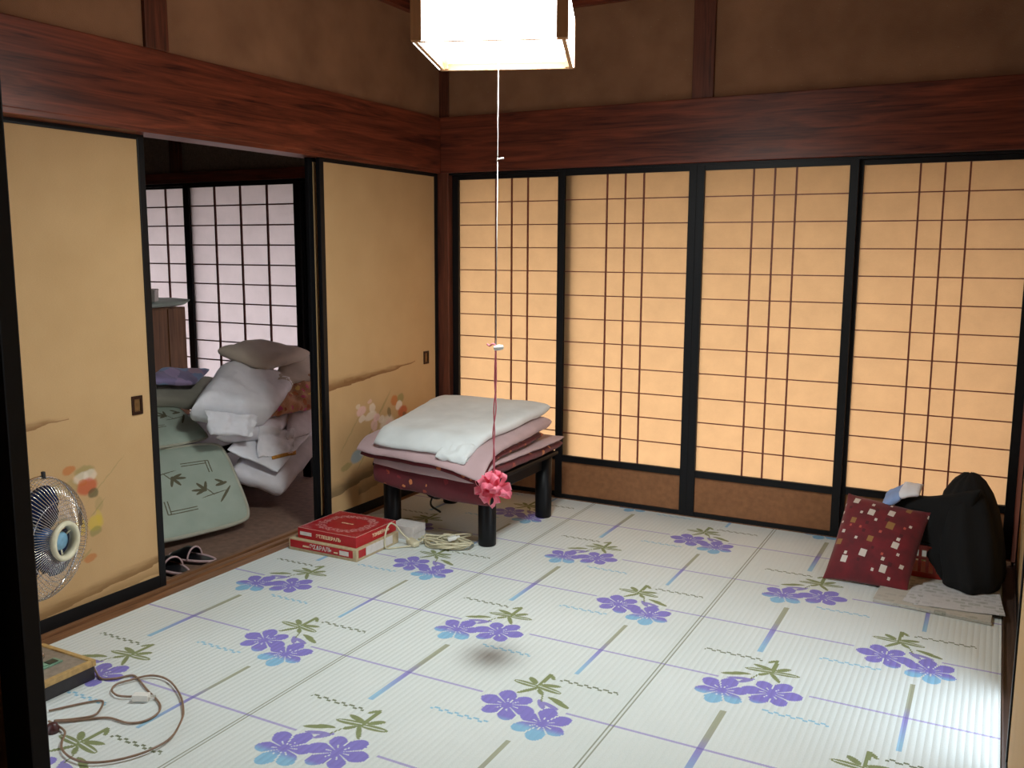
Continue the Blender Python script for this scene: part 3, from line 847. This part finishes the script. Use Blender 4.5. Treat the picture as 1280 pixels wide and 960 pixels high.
bm = bmesh.new(); bx(bm, -.02, .02, -.012, .012, -.009, .009, .004); bx(bm, .02, .036, -.007, -.0055, -.003, .003); bx(bm, .02, .036, .0055, .007, -.003, .003)
link('plug', mesh_from(bm, 'plug'), WHITE, ec, (.045, -.02, .046), (0, R(-14), R(35)))

# ------------------------------------------------------------------ electric fan
fan = thing('electric_fan', 'retro electric fan with blue blades, chrome guard and brown cord', 'fan', (.243, -2.785, 0))
FO = Vector((.243, -2.785, 0))
CHR = plain('chrome_wire', (.62, .60, .58, 1), .22, .9, grain=.02)
CHRB = plain('chrome_trim', (.75, .74, .72, 1), .12, 1.0, grain=.01)
FBLUE = NT('blue_blade'); FBLUE.base(FBLUE.ramp(FBLUE.noise(FBLUE.coord(), 12, 2), [(.3, srgb(16, 30, 66)), (.7, srgb(24, 44, 92))])); FBLUE.rough(.2); FBLUE.set(Alpha=1.0); FBLUE = FBLUE.mat
# base with sloping top, trim, buttons and dial
bm = bmesh.new()
bx(bm, -.125, .125, -.15, .15, 0, .052, .006); link('base', mesh_from(bm, 'base'), plain('dark_base_plastic', srgb(42, 38, 40), .5), fan)
bm = bmesh.new()
for a in ((-.128, .128, .138, .153), (-.128, .128, -.153, -.138), (.113, .128, -.138, .138), (-.128, -.113, -.138, .138)): bx(bm, a[0], a[1], a[2], a[3], .044, .064, .002)
link('base_trim', mesh_from(bm, 'base_trim'), plain('tan_trim', srgb(186, 152, 96), .4), fan)
box('control_panel', -.113, .113, -.138, .138, .050, .059, plain('grey_panel', srgb(142, 130, 118), .4), fan)
GB = plain('green_buttons', srgb(120, 158, 134), .4)
bp = box('button_strip', .0, .042, -.10, .100, .059, .064, GB, fan, .001)
for k in range(5):
    box('button', .006, .036, -.092 + k * .038, -.062 + k * .038, .064, .069 - (.003 if k in (1, 4) else 0), GB if k not in (1, 4) else plain('dark_button', srgb(40, 52, 44), .4), bp, .001)
lathe('dial', [(.026, .059), (.026, .066), (.020, .076), (.012, .079), (0, .079)], CHRB, fan, 24, loc=(-.055, .075, 0))
tube('pole', [(-.045, 0, .05), (-.045, 0, .20), (-.052, .0, .43)], [.017, .015, .015], CREAM, fan, 14)
D = Vector((.957, .293, 0)).normalized(); HC = Vector((.200, -2.678, .441)) - FO      # head centre and facing
S_ = Vector((-D.y, D.x, 0)); Z_ = Vector((0, 0, 1))
lathe('motor_housing', [(0, -.15), (.03, -.148), (.052, -.12), (.058, -.06), (.05, -.028), (0, -.026)], CREAM, fan, 24, axis=D, loc=HC)
RG = .195
def hp(r, a, d): return HC + D * d + (S_ * math.cos(a) + Z_ * math.sin(a)) * r
def guard(prof, n, r):
    bm = bmesh.new()
    for k in range(n):
        a = 2 * math.pi * k / n; tube_into(bm, [hp(q, a + tw, d) for q, d, tw in prof], r, 4)
    return bm
fr = [(.046, .088, .0), (.085, .084, .04), (.13, .072, .08), (.165, .052, .11), (.188, .026, .12), (RG, .0, .125)]
bm = guard(fr, 84, .0011); o = link('front_guard', mesh_from(bm, 'front_guard', True), CHR, fan)
tube('guard_ring', [hp(.125, 2 * math.pi * k / 48, .0735) for k in range(48)], .0012, CHR, o, 4, True)
rr = [(.05, -.055, 0), (.10, -.058, 0), (.15, -.045, 0), (.182, -.024, 0), (RG, .0, 0)]
bm = guard(rr, 72, .0011); o = link('rear_guard', mesh_from(bm, 'rear_guard', True), CHR, fan)
for q, d in ((.10, -.058), (.15, -.045)): tube('guard_ring', [hp(q, 2 * math.pi * k / 48, d) for k in range(48)], .0013, CHR, o, 4, True)
tube('guard_rim', [hp(RG, 2 * math.pi * k / 64, 0) for k in range(64)], .0038, CHRB, fan, 8, True)
box('rim_clip', -.006, .006, -.004, .004, -.008, .016, BLACKM, fan, .001).location = hp(RG, R(80), .004)
box('rim_clip', -.004, .004, -.004, .004, -.03, .03, BLACKM, fan, .001).location = hp(RG, R(5), .004)
o = lathe('centre_ring', [(.046, .072), (.058, .084), (.063, .092), (.060, .100), (.050, .101), (.046, .094)], CREAM, fan, 40, axis=D, loc=HC, closed=True)
lathe('badge', [(0, .070), (.028, .070), (.030, .074), (.027, .080), (0, .082)], plain('pale_blue_badge', srgb(120, 164, 190), .3), o, 32, axis=D, loc=HC)
for k in range(3): tube('spoke', [hp(.027, k * 2.094 + .5, .076), hp(.048, k * 2.094 + .5, .080)], .0028, CREAM, o)
lathe('blade_hub', [(0, .045), (.030, .043), (.036, .02), (.036, -.02), (0, -.024)], plain('hub_blue', srgb(40, 84, 140), .3), fan, 28, axis=D, loc=HC)
for k in range(3):
    bm = bmesh.new(); g = []
    for i in range(9):
        q = .03 + (.168 - .03) * i / 8; row = []
        for j in range(9):
            w = (.70 + .25 * math.sin(math.pi * min(1, i / 8 + .25)))
            a = k * 2.094 + 1.15 + (j / 8 - .5) * 2 * w * (1 if i < 8 else .78) + .35 * (i / 8)
            qq = q - (.014 * (2 * j / 8 - 1) ** 4 if i > 5 else 0)
            row.append(bm.verts.new(hp(qq, a, .012 + .028 * (j / 8 - .5) * (1 - .35 * i / 8))))
        g.append(row)
    for i in range(8):
        for j in range(8): bm.faces.new((g[i][j], g[i + 1][j], g[i + 1][j + 1], g[i][j + 1]))
    bmesh.ops.solidify(bm, geom=bm.faces[:], thickness=.002)
    link('blade', mesh_from(bm, 'blade', True), FBLUE, fan)
def cz(u, v, z=.005): p = at(u / 3.692, 700 + v / 3.692, z=z); return p - FO
BRN = plain('brown_cord', srgb(132, 106, 86), .5)
cpth = [cz(425, 478, .03), cz(445, 520, .008), cz(470, 548), cz(540, 545), cz(610, 532), cz(640, 552), cz(680, 600), cz(735, 660), cz(730, 705), cz(670, 742), cz(590, 752), cz(500, 728), cz(400, 735), cz(300, 745), cz(250, 742), cz(330, 735), cz(430, 718), cz(465, 685), cz(474, 652), cz(430, 652), cz(330, 672), cz(225, 696)]
cpth2 = [cz(225, 750), cz(265, 770), cz(300, 800), cz(285, 850), cz(290, 885), cz(330, 920), cz(400, 940), cz(500, 936), cz(600, 915), cz(700, 880), cz(790, 825), cz(840, 740), cz(846, 690), cz(832, 630), cz(790, 570), cz(740, 544), cz(680, 540), cz(600, 560), cz(540, 578), cz(516, 605), cz(540, 630), cz(590, 636), cz(624, 634)]
pcord = tube('power_cord', spline(cpth, 5), .0032, BRN, fan, 6)
tube('cord_run', spline([q + Vector((0, 0, .004)) for q in cpth2], 5), .0032, BRN, pcord, 6)
pl = cz(652, 632, .014); bm = bmesh.new(); bx(bm, -.024, .024, -.013, .013, -.010, .010, .003); bx(bm, .024, .042, -.008, -.0065, -.003, .003); bx(bm, .024, .042, .0065, .008, -.003, .003)
link('plug', mesh_from(bm, 'plug'), WHITE, pcord, pl, (0, 0, R(28)))
lathe('cord_reel_knob', [(.0, .0), (.016, .0), (.018, .012), (.012, .026), (0, .03)], plain('maroon_knob', srgb(70, 34, 34), .4), pcord, 16, loc=cz(245, 795, 0))

# ------------------------------------------------------------------ side room: slippers, zabuton, bedding, cabinet
BLK2 = plain('black_insole', (.012, .012, .014, 1), .35)
PKR = cloth('pink_edge', srgb(196, 164, 164), .8)
def slipper(loc, rot, label):
    t = thing('slipper', label, 'slipper', loc, 'pair of slippers'); t.rotation_euler.z = rot
    def outl(k, s=1): a = 2 * math.pi * k / 40; y = math.sin(a) * .118; w = .044 + .008 * math.sin(a); return Vector((math.cos(a) * w * s, y * s, 0))
    bm = bmesh.new(); a = [bm.verts.new(outl(k) + Vector((0, 0, 0))) for k in range(40)]; b = [bm.verts.new(outl(k, 1.0) + Vector((0, 0, .018))) for k in range(40)]; c = [bm.verts.new(outl(k, .86) + Vector((0, 0, .020))) for k in range(40)]
    for k in range(40):
        bm.faces.new((a[k], a[(k + 1) % 40], b[(k + 1) % 40], b[k])); bm.faces.new((b[k], b[(k + 1) % 40], c[(k + 1) % 40], c[k]))
    bm.faces.new(a[::-1]); bm.faces.new(c); link('sole', mesh_from(bm, 'sole', True), BLK2, t)
    tube('edge_binding', [outl(k, 1.02) + Vector((0, 0, .018)) for k in range(40)], .006, PKR, t, 6, True)
    bm = bmesh.new(); g = []
    for i in range(9):
        y = .105 - .115 * i / 8; w = (.044 + .006 * (y / .118)) * math.sqrt(max(.05, 1 - (y / .125) ** 2)) + .003; row = []
        for j in range(13):
            a = math.pi * j / 12; row.append(bm.verts.new((math.cos(a) * w, y, .016 + math.sin(a) * (.016 + .034 * min(1, i / 5)))))
        g.append(row)
    for i in range(8):
        for j in range(12): bm.faces.new((g[i][j], g[i][j + 1], g[i + 1][j + 1], g[i + 1][j]))
    bmesh.ops.solidify(bm, geom=bm.faces[:], thickness=.003); bmesh.ops.recalc_face_normals(bm, faces=bm.faces)
    v = link('upper', mesh_from(bm, 'upper', True), BLK2, t)
    tube('upper_binding', [(math.cos(math.pi * j / 12) * (w + .001), -.010, .016 + math.sin(math.pi * j / 12) * .051) for j in range(13)], .004, PKR, v, 6)
slipper((-.272, -1.765, -.035), R(80), 'black slipper with pink edging beside the gold door on the side room floor')
slipper((-.295, -1.625, -.035), R(97), 'black slipper with pink edging nearer the pale green floor cushion')

def zab_mat(name, w):
    t = NT(name); uv = t.coord('UV'); s = t.sep(uv); X, Y = s[0], s[1]; P = t.coord()
    wv = t.noise(uv, 420, 2); c = t.ramp(t.add(t.mul(wv, .5), t.mul(t.noise(uv, 7, 3), .5)), [(.3, srgb(152, 166, 150)), (.7, srgb(182, 192, 178))])
    DK = srgb(84, 74, 44); Xq = t.add(X, t.mul(t.sub(wv, .5), .006)); Yq = t.add(Y, t.mul(t.sub(t.noise(uv, 310, 2), .5), .006))
    B = lambda *a: t.box(Xq, Yq, *a); E = lambda *a: t.ell(Xq, Yq, *a)
    h = w / 2; q = []
    for (sx, sy) in ((1, 1), (-1, -1), (1, -1), (-1, 1)):
        if (sx, sy) in ((1, -1), (-1, 1)): continue
        for k in (0, .016):
            q += [B(sx * (h - .20 - k * .5), sy * (h - .125 - k), .075 - k * .5, .0028), B(sx * (h - .125 - k), sy * (h - .165), .0028, .040)]
    for (cx, cy, r) in ((.115, -.075, 0), (-.11, .10, math.pi)):
        co, si = math.cos(r), math.sin(r)
        def T(dx, dy): return cx + dx * co - dy * si, cy + dx * si + dy * co
        for (dx, dy, a, b, ro) in ((0, 0, .075, .003, .15), (.055, -.012, .062, .007, .85), (-.055, .055, .036, .009, -1.0), (-.075, .040, .036, .008, -.15), (-.035, .055, .034, .008, -1.9), (-.062, .028, .034, .008, .35), (.052, .055, .034, .010, .2), (.048, .075, .026, .008, -.6), (-.02, .02, .032, .003, -1.0)):
            x, y = T(dx, dy); q.append(E(x, y, a, b, ro + r))
    m = t.any(*q)
    t.base(t.mix(t.mul(m, .9), c, DK)); t.rough(.85); t.bump(wv, .25, .002); return t.mat
ZAB = zab_mat('sage_zabuton_weave', .54); HEM = cloth('sage_hem', srgb(176, 174, 156), .9, bump=.4)
z1 = thing('floor_cushion', 'pale green floor cushion with bamboo print propped up by the threshold', 'cushion', (-.48, -1.40, -.035), 'pale green floor cushions')
zo = Vector((-.48, -1.40, -.035))
def zc(*p): return [Vector(q) - zo for q in p]
q1 = zc((-.535, -1.665, .010), (-.405, -1.135, .010), (-.735, -1.005, .345), (-.855, -1.535, .365))
pad('cover', ZAB, z1, q1, .055, .54, .54, 34, 34, p=5, rim=.55, corner=.09, wr=.003, wf=8, seed=11); rim_tube('piping', HEM, z1, q1, .011, .09)
z2 = thing('floor_cushion', 'pale green floor cushion with bamboo print lying behind the propped-up one', 'cushion', (-1.0, -1.15, .40), 'pale green floor cushions')
zo = Vector((-1.0, -1.15, .40))
q2 = zc((-.78, -1.50, .385), (-.80, -1.00, .36), (-1.22, -.96, .56), (-1.20, -1.46, .60))
pad('cover', ZAB, z2, q2, .075, .54, .54, 30, 30, p=5, rim=.55, corner=.09, wr=.004, wf=8, seed=12); rim_tube('piping', HEM, z2, q2, .0075, .09)

# dark low chest that carries the bedding
st = thing('low_stand', 'black low stand beneath the heap of white bedding in the side room', 'stand', (-1.27, -.66, -.035))
for x in (-.44, .40):
    for y in (-.5, .5): box('leg', x - .03, x + .03, y - .03, y + .03, 0, .285, BLACK, st, .003)
box('stand_top', -.48, .44, -.72, .56, .285, .330, BLACK, st, .006); box('shelf', -.44, .40, -.5, .5, .08, .10, BLACK, st, .003)

BED = cloth('white_bedding', srgb(226, 222, 228), bump=.3); BEDW = cloth('bright_white_cotton', srgb(238, 238, 244), bump=.3); BEIGE = cloth('beige_cotton', srgb(190, 178, 164), bump=.3)
PEACH = floral('peach_floral', srgb(206, 150, 110), [srgb(208, 90, 130), srgb(220, 190, 110), srgb(190, 110, 70), srgb(230, 180, 160), srgb(170, 90, 60)], 30, .5)
LILAC = floral('lilac_cloth', srgb(150, 138, 180), [srgb(170, 150, 190), srgb(130, 150, 190), srgb(180, 150, 170)], 10, .6)
def rel(o, pts): return [Vector(p) - o for p in pts]
def bed(name, label, cat, mat, pix, thick, part='cover', loc=None, **k):
    """pix: four (u, v, x) readings of the photograph on the plane at depth x"""
    w = [at(u, v, x=x) for u, v, x in pix]; o = sum(w, Vector()) / 4; o.z = min(p.z for p in w) - (thick / 2 if not callable(thick) else .03)
    t = thing(name, label, cat, o); pad(part, mat, t, rel(o, w), thick, **k); return t, o
m1, mo = bed('folded_mattress', 'white folded mattress drooping from the black stand at the bottom of the bedding', 'mattress', BED, [(286, 592, -.64), (353, 618, -.46), (403, 552, -.62), (330, 535, -1.0)], .10, wr=.014, wf=10, seed=21, p=9, rim=.4, corner=.03)
pad('top_sheet', BEDW, m1, rel(mo, [at(284, 562, x=-.65), at(347, 590, x=-.475), at(390, 540, x=-.64), at(330, 515, x=-1.0)]), .03, p=12, wr=.006, wf=12, seed=22)
press(m1, [st], (.2, -.2, 1))
m2, mo = bed('folded_quilt', 'white folded quilt between the bright white pillow and the drooping mattress', 'quilt', BED, [(270, 548, -.64), (350, 540, -.66), (372, 518, -.88), (290, 505, -1.1)], .095, wr=.014, wf=8, seed=23, p=7)
press(m2, [m1, st], (.25, -.25, 1)); press(m1, [m2], (0, 0, -1))
m4, mo = bed('pillow', 'white pillow with shadowed fold beside the flowered cloth', 'pillow', BED, [(358, 550, -.62), (390, 546, -.64), (398, 506, -.80), (360, 508, -.82)], .07, wr=.012, wf=9, seed=25, p=4)
press(m4, [m1, m2], (.3, -.2, 1)); press(m1, [m4], (0, 0, -1))
m3, mo = bed('towel', 'white towel with orange border draped over the bedding', 'towel', BEDW, [(322, 572, -.545), (368, 566, -.55), (366, 538, -.68), (322, 536, -.70)], .018, wr=.016, wf=14, seed=24, p=12)
pad('orange_border', plain('orange_border', srgb(196, 136, 54), .9, grain=.08), m3, rel(Vector(m3.location), [at(340, 575, x=-.535), at(370, 568, x=-.54), at(370, 563, x=-.545), at(340, 570, x=-.545)]), .016, nu=12, nv=6, p=8, wr=.006, wf=14, seed=24)
press(m3, [m1, m2, m4], (.75, -.5, .45), keep=.010); press(m4, [m3])
m7, mo = bed('white_pillow', 'large bright white pillow in a loose cotton case on top of the bedding', 'pillow', BEDW, [(236, 512, -.66), (334, 526, -.62), (374, 478, -.92), (276, 462, -1.04)], .18, 'pillowcase', wr=.018, wf=9, seed=28, p=8, rim=.34, corner=.04, nu=40, nv=40)
pad('case_hem', BEDW, m7, rel(mo, [at(262, 543, x=-.575), at(314, 546, x=-.57), at(322, 520, x=-.60), at(256, 512, x=-.60)]), .03, p=10, wr=.018, wf=20, seed=29)
press(m7, [m2, m3, m4], (.1, -.1, 1))
m5, mo = bed('flowered_cloth', 'crumpled peach and pink flowered cloth between white pillows', 'cloth', PEACH, [(338, 520, -.70), (392, 510, -.70), (396, 470, -.82), (362, 478, -.84)], .06, wr=.022, wf=14, seed=26, p=4)
press(m5, [m7, m4, m2])
m6, mo = bed('pillow', 'cream pillow lying under the beige pillow at the back', 'pillow', BEIGE, [(345, 480, -.80), (398, 478, -.78), (400, 446, -.95), (350, 448, -1.0)], .07, wr=.008, wf=9, seed=27, p=5)
press(m6, [m7, m5]); press(m5, [m6]); press(m7, [m6])
m8, mo = bed('beige_pillow', 'flat beige pillow topping the bedding heap', 'pillow', BEIGE, [(268, 438, -.98), (334, 462, -.84), (392, 442, -.84), (318, 428, -1.12)], .085, wr=.008, wf=10, seed=30, p=6, rim=.45, corner=.06)
press(m8, [m7, m6], (0, 0, 1))
m9, mo = bed('lilac_cloth', 'folded lilac and blue cloth on the pile behind the gold door edge', 'cloth', LILAC, [(185, 478, -1.0), (244, 480, -1.0), (262, 462, -1.15), (200, 462, -1.15)], .04, wr=.008, wf=10, seed=31, p=9)
m10, mo = bed('folded_blanket', 'folded grey-green blanket under the lilac cloth', 'blanket', cloth('grey_blanket', srgb(150, 146, 132)), [(180, 505, -1.02), (250, 508, -1.0), (268, 475, -1.2), (195, 472, -1.2)], .075, wr=.008, wf=10, seed=32, p=8)
press(m10, [z2]); press(m9, [m10], (0, 0, 1))

CAB = wood('cabinet_wood', srgb(94, 62, 38), srgb(140, 98, 62), 2, .45)
cb_ = thing('wooden_cabinet', 'narrow brown wooden cabinet with green cloth top against the white shoji', 'cabinet', (-2.335, -.32, -.035))
box('body', -.33, .33, -.14, .275, .0, .995, CAB, cb_, .004)
box('side_board', .329, .336, -.135, .112, .02, .985, CAB, cb_, .002); box('side_board', .329, .336, .128, .270, .02, .985, CAB, cb_, .002)
for s in (-1, 1):
    d = box('door', .02 * s if s > 0 else -.32, .32 if s > 0 else -.02, -.156, -.140, .04, .975, CAB, cb_, .003); lathe('knob', [(.010, 0), (.013, .01), (.008, .02), (0, .022)], BLACKM, d, 12, axis=(0, -1, 0), loc=(.045 * s, -.156, .55))
box('centre_strip', -.02, .02, -.150, -.140, .04, .975, plain('dark_strip', srgb(60, 38, 24), .5), cb_)
cl, co_ = None, Vector((-2.335, -.27, .960))
gc = thing('cabinet_cloth', 'pale green padded cloth laid over the brown cabinet top', 'cloth', co_)
pad('pad', cloth('pale_green_cloth', srgb(164, 182, 172)), gc, rel(co_, [(-2.70, -.50, .985), (-1.965, -.50, .985), (-1.965, -.035, .985), (-2.70, -.035, .985)]), .05, p=6, wr=.004, wf=6, seed=41, sag=lambda u, v: (0, 0, .022 * abs(v) ** 8))
wb = thing('small_box', 'small white tilted box standing on the green cabinet cloth', 'box', (-2.06, -.30, 1.008))
bm = bmesh.new(); bx(bm, -.06, .06, -.035, .035, 0, .075, .003); o = link('carton', mesh_from(bm, 'carton'), WCARD, wb); o.rotation_euler = (R(4), R(3), R(30))
bm = bmesh.new(); bx(bm, -.061, .061, -.036, .036, .06, .077, .002); o = link('lid', mesh_from(bm, 'lid'), WCARD, wb); o.rotation_euler = (R(4), R(3), R(30))

# ------------------------------------------------------------------ back right corner: cushion, clothes, basket, newspapers
def sq_mat():
    t = NT('red_square_print'); uv = t.coord('UV'); s = t.sep(uv); wv = t.noise(uv, 500, 2)
    c = t.ramp(t.noise(uv, 14, 3), [(.3, srgb(84, 8, 18)), (.7, srgb(118, 13, 27))])
    Wh, Tn, Rs, Dr = srgb(214, 202, 190), srgb(150, 108, 56), srgb(186, 80, 66), srgb(74, 8, 16)
    def PX(u, v):                                          # print read off the photograph: position inside the cushion's face
        k = (735 - v) / 505; x0 = 70 + k * 125; x1 = 540 + k * 140
        return ((u - x0) / (x1 - x0) - .5) * .34, (k - .5) * .40
    for (u, v, r, cl) in [(250, 270, 20, Wh), (345, 335, 22, Wh), (465, 312, 21, Wh), (485, 508, 21, Wh), (297, 588, 23, Wh), (185, 635, 20, Wh), (415, 655, 22, Wh), (355, 282, 10, Wh), (284, 345, 9, Wh), (372, 377, 9, Wh), (232, 198, 8, Wh), (573, 368, 9, Wh), (503, 468, 11, Wh), (255, 505, 9, Wh), (193, 600, 10, Wh), (415, 602, 11, Wh), (352, 668, 9, Wh), (447, 698, 9, Wh), (176, 300, 9, Wh), (168, 350, 9, Wh), (166, 410, 7, Wh), (176, 468, 11, Wh), (462, 254, 8, Wh), (500, 558, 9, Wh), (518, 620, 13, Wh), (540, 388, 8, Rs), (676, 262, 12, Wh),
                         (236, 400, 18, Tn), (458, 393, 25, Tn), (340, 500, 19, Tn), (150, 535, 19, Tn), (318, 202, 15, Tn), (565, 260, 17, Tn), (300, 455, 11, Dr), (380, 310, 12, Dr), (440, 360, 13, Dr), (400, 445, 9, Rs), (280, 435, 8, Rs), (215, 320, 10, Dr), (270, 630, 10, Dr), (455, 625, 13, Dr), (320, 405, 11, Dr), (410, 575, 8, Rs), (355, 550, 9, Dr), (220, 430, 7, Rs), (520, 440, 11, Dr)]:
        a, b = PX(u, v); c = t.mix(t.mul(t.box(s[0], s[1], a, b, r * .00062, r * .00072, -.12), .9), c, cl)
    t.base(c); t.rough(.8); t.set(Sheen_Weight=.25); t.bump(wv, .2, .002); return t.mat
cu = thing('red_cushion', 'dark red cushion with white and tan squares leaning on the black clothes', 'cushion', (2.40, -.50, 0)); uo = Vector((2.40, -.50, 0))
pad('cover', sq_mat(), cu, rel(uo, [(2.235, -.600, .012), (2.545, -.610, .012), (2.598, -.390, .275), (2.280, -.355, .305)]), .12, .34, .40, 34, 34, p=3.2, rim=.62, corner=-.05, wr=.006, wf=9, seed=51)
BLKC = cloth('black_cloth', (.003, .003, .0035, 1), .95, bump=.4, sheen=0.0)
bj = thing('black_clothes', 'heap of black clothes draped beside the red cushion in the corner', 'clothes', (2.74, -.33, 0))
def heap(rings, n=56, seed=0, amp=.02):
    bm = bmesh.new(); R_ = []
    for (cx, cy, z, rx, ry) in rings:
        rg = []
        for k in range(n):
            a = 2 * math.pi * k / n; f = 1 + .55 * amp / .02 * .18 * noise.noise(Vector((math.cos(a) * 2.2, math.sin(a) * 2.2, z * 3 + seed))) + .05 * math.sin(a * 7 + z * 6) * (1 - z)
            rg.append(bm.verts.new((cx + math.cos(a) * rx * f, cy + math.sin(a) * ry * f, z + amp * .5 * noise.noise(Vector((math.cos(a) * 3, math.sin(a) * 3, seed + z * 4))) * (0 if z < .01 else 1))))
        R_.append(rg)
    for A, B in zip(R_, R_[1:]):
        for k in range(n): bm.faces.new((A[k], A[(k + 1) % n], B[(k + 1) % n], B[k]))
    bm.faces.new(R_[0][::-1]); bm.faces.new(R_[-1]); bmesh.ops.recalc_face_normals(bm, faces=bm.faces)
    return mesh_from(bm, 'heap', True)
bjb = link('body', heap([(.03, -.02, .002, .115, .21), (.032, -.02, .06, .118, .21), (.018, -.01, .14, .125, .20), (.01, .0, .22, .12, .18), (.0, .02, .30, .11, .15), (-.005, .03, .36, .092, .11), (-.005, .03, .41, .062, .07), (-.004, .03, .438, .030, .035), (-.003, .03, .444, .008, .01)], seed=3), BLKC, bj)
pad('sleeve', BLKC, bj, rel(Vector((2.74, -.33, 0)), [at(1116, 640, y=-.36), at(1180, 728, y=-.44), at(1228, 612, y=-.40), at(1120, 626, y=-.30)]), .075, p=5, rim=.45, wr=.010, wf=10, seed=53)
for v in bjb.data.vertices:                                # the heap lies on the papers where they reach under it
    if v.co.z < .03 and v.co.x < .16: v.co.z = max(v.co.z, .0215)
bc = thing('folded_cloth', 'light blue and white cloth resting on the black clothes above the cushion', 'cloth', (2.47, -.34, .30)); co_ = Vector((2.47, -.34, .30))
pad('blue_side', cloth('light_blue_cotton', srgb(140, 166, 214)), bc, rel(co_, [(2.415, -.40, .270), (2.485, -.40, .325), (2.505, -.30, .372), (2.425, -.30, .318)]), .035, p=4, wr=.008, wf=18, seed=54)
pad('white_side', BEDW, bc, rel(co_, [(2.470, -.395, .330), (2.555, -.385, .348), (2.565, -.30, .372), (2.490, -.30, .374)]), .028, p=4, wr=.006, wf=18, seed=55)

RP = plain('red_plastic', srgb(156, 40, 26), .35, grain=.03)
bk = thing('red_basket', 'red plastic slotted basket half hidden under the black clothes', 'basket', (2.622, -.345, .012))
box('floor_panel', -.08, .035, -.07, .13, 0, .006, RP, bk, .001)
for nm, a in (('front_wall', 0), ('side_wall', 1)):
    bm = bmesh.new()
    for k in range(4 if a == 0 else 7):
        q = -.08 + k * .029
        if a == 0: bx(bm, q, q + .012, -.078, -.070, .004, .130)
        else: bx(bm, -.088, -.080, q + .01, q + .022, .004, .130)
    if a == 0: bx(bm, -.085, .040, -.080, -.068, .0, .024); bx(bm, -.085, .040, -.082, -.066, .120, .138); bx(bm, -.085, .040, -.079, -.069, .078, .088)
    else: bx(bm, -.090, -.078, -.075, .13, .0, .024); bx(bm, -.092, -.076, -.075, .13, .120, .138); bx(bm, -.089, -.079, -.075, .13, .078, .088)
    link(nm, mesh_from(bm, nm), RP, bk)
bm = bmesh.new(); bx(bm, 2.535, 2.668, -.44, -.21, .004, .158); hull = link('basket_hull', mesh_from(bm, 'basket_hull'), RP)   # its outside, only to fit the clothes round it
press(bj, [hull], (1, -.15, .1)); bpy.data.objects.remove(hull)
press(bj, [cu], (.2, 1, -.2)); press(cu, [bj], (-.1, -1, .3)); press(bc, [cu], (0, .7, .7)); press(bc, [bj], (0, -.2, 1))

def news_mat(name, tint):
    t = NT(name); v = t.coord(); s = t.sep(v)
    b = t.n.new('ShaderNodeTexBrick'); t.l.new(v, b.inputs['Vector']); b.inputs['Scale'].default_value = 1; b.inputs['Brick Width'].default_value = .052; b.inputs['Row Height'].default_value = .034; b.inputs['Mortar Size'].default_value = .006
    b.inputs['Color1'].default_value = (1, 1, 1, 1); b.inputs['Color2'].default_value = (0, 0, 0, 1); b.inputs['Mortar'].default_value = (0, 0, 0, 1)
    ln = t.gt(t.m('SINE', t.mul(s[1], 2 * math.pi / .0042)), .1); gl = t.gt(t.noise(t.mapping(v, (700, 300, 1)), 1, 1), .45)
    txt = t.mul(t.mul(t.sep(b.outputs[0])[0], ln), gl)
    pic = t.mul(t.gt(t.sep(b.outputs[0])[0], .0), t.gt(t.noise(v, 9, 2), .56))
    c = t.mix(t.mul(txt, .55), tint, srgb(70, 70, 76)); c = t.mix(t.mul(pic, .35), c, srgb(128, 138, 120))
    t.base(c); t.rough(.8); return t.mat
NW1, NW2 = news_mat('newsprint', srgb(190, 186, 176)), news_mat('flyer_print', srgb(206, 206, 208))
def sheet(name, label, cat, pts, z, th, mat, n, grp):
    o = sum((Vector(p) for p in pts), Vector((0, 0))) / 4
    t = thing(name, label, cat, (o.x, o.y, z), grp)
    for i in range(n):
        bm = bmesh.new(); off = Vector((rng.uniform(-.006, .006), rng.uniform(-.004, .004)))
        g = []
        for a in range(9):
            for b in range(9):
                s_, q_ = a / 8, b / 8; p = Vector(pts[0]) * (1 - s_) * (1 - q_) + Vector(pts[1]) * s_ * (1 - q_) + Vector(pts[2]) * s_ * q_ + Vector(pts[3]) * (1 - s_) * q_
                p = p - o + off; zz = i * th + .002 * noise.noise(Vector((p.x * 9, p.y * 9, i * 3))) + .0015 + (.006 * max(0, s_ + q_ * -1 - .7) if i == n - 1 else 0)
                g.append((bm.verts.new((p.x, p.y, zz)), bm.verts.new((p.x, p.y, zz + th * .8))))
        I = lambda a, b: g[a * 9 + b]
        for a in range(8):
            for b in range(8):
                bm.faces.new([q[1] for q in (I(a, b), I(a + 1, b), I(a + 1, b + 1), I(a, b + 1))]); bm.faces.new([q[0] for q in (I(a, b), I(a, b + 1), I(a + 1, b + 1), I(a + 1, b))])
        for a in range(8):
            for (p, q) in ((I(a, 0), I(a + 1, 0)), (I(a + 1, 8), I(a, 8)), (I(0, a + 1), I(0, a)), (I(8, a), I(8, a + 1))): bm.faces.new((p[0], q[0], q[1], p[1]))
        link('sheet', mesh_from(bm, 'sheet'), mat, t)
    return t
sheet('newspaper', 'folded newspaper lying flat on the carpet under the printed flyer', 'newspaper', [(2.44, -.775), (2.845, -.815), (2.865, -.36), (2.46, -.33)], .0, .0045, NW1, 3, 'papers on the carpet')
sheet('printed_flyer', 'white printed flyer on the newspaper with one corner over the door sill', 'flyer', [(2.585, -.770), (2.893, -.735), (2.870, -.45), (2.60, -.49)], .0145, .0018, NW2, 1, 'papers on the carpet')
sheet('printed_flyer', 'small pale folded flyer beside the red basket', 'flyer', [(2.545, -.745), (2.60, -.762), (2.625, -.54), (2.57, -.53)], .0145, .0018, NW2, 1, 'papers on the carpet')
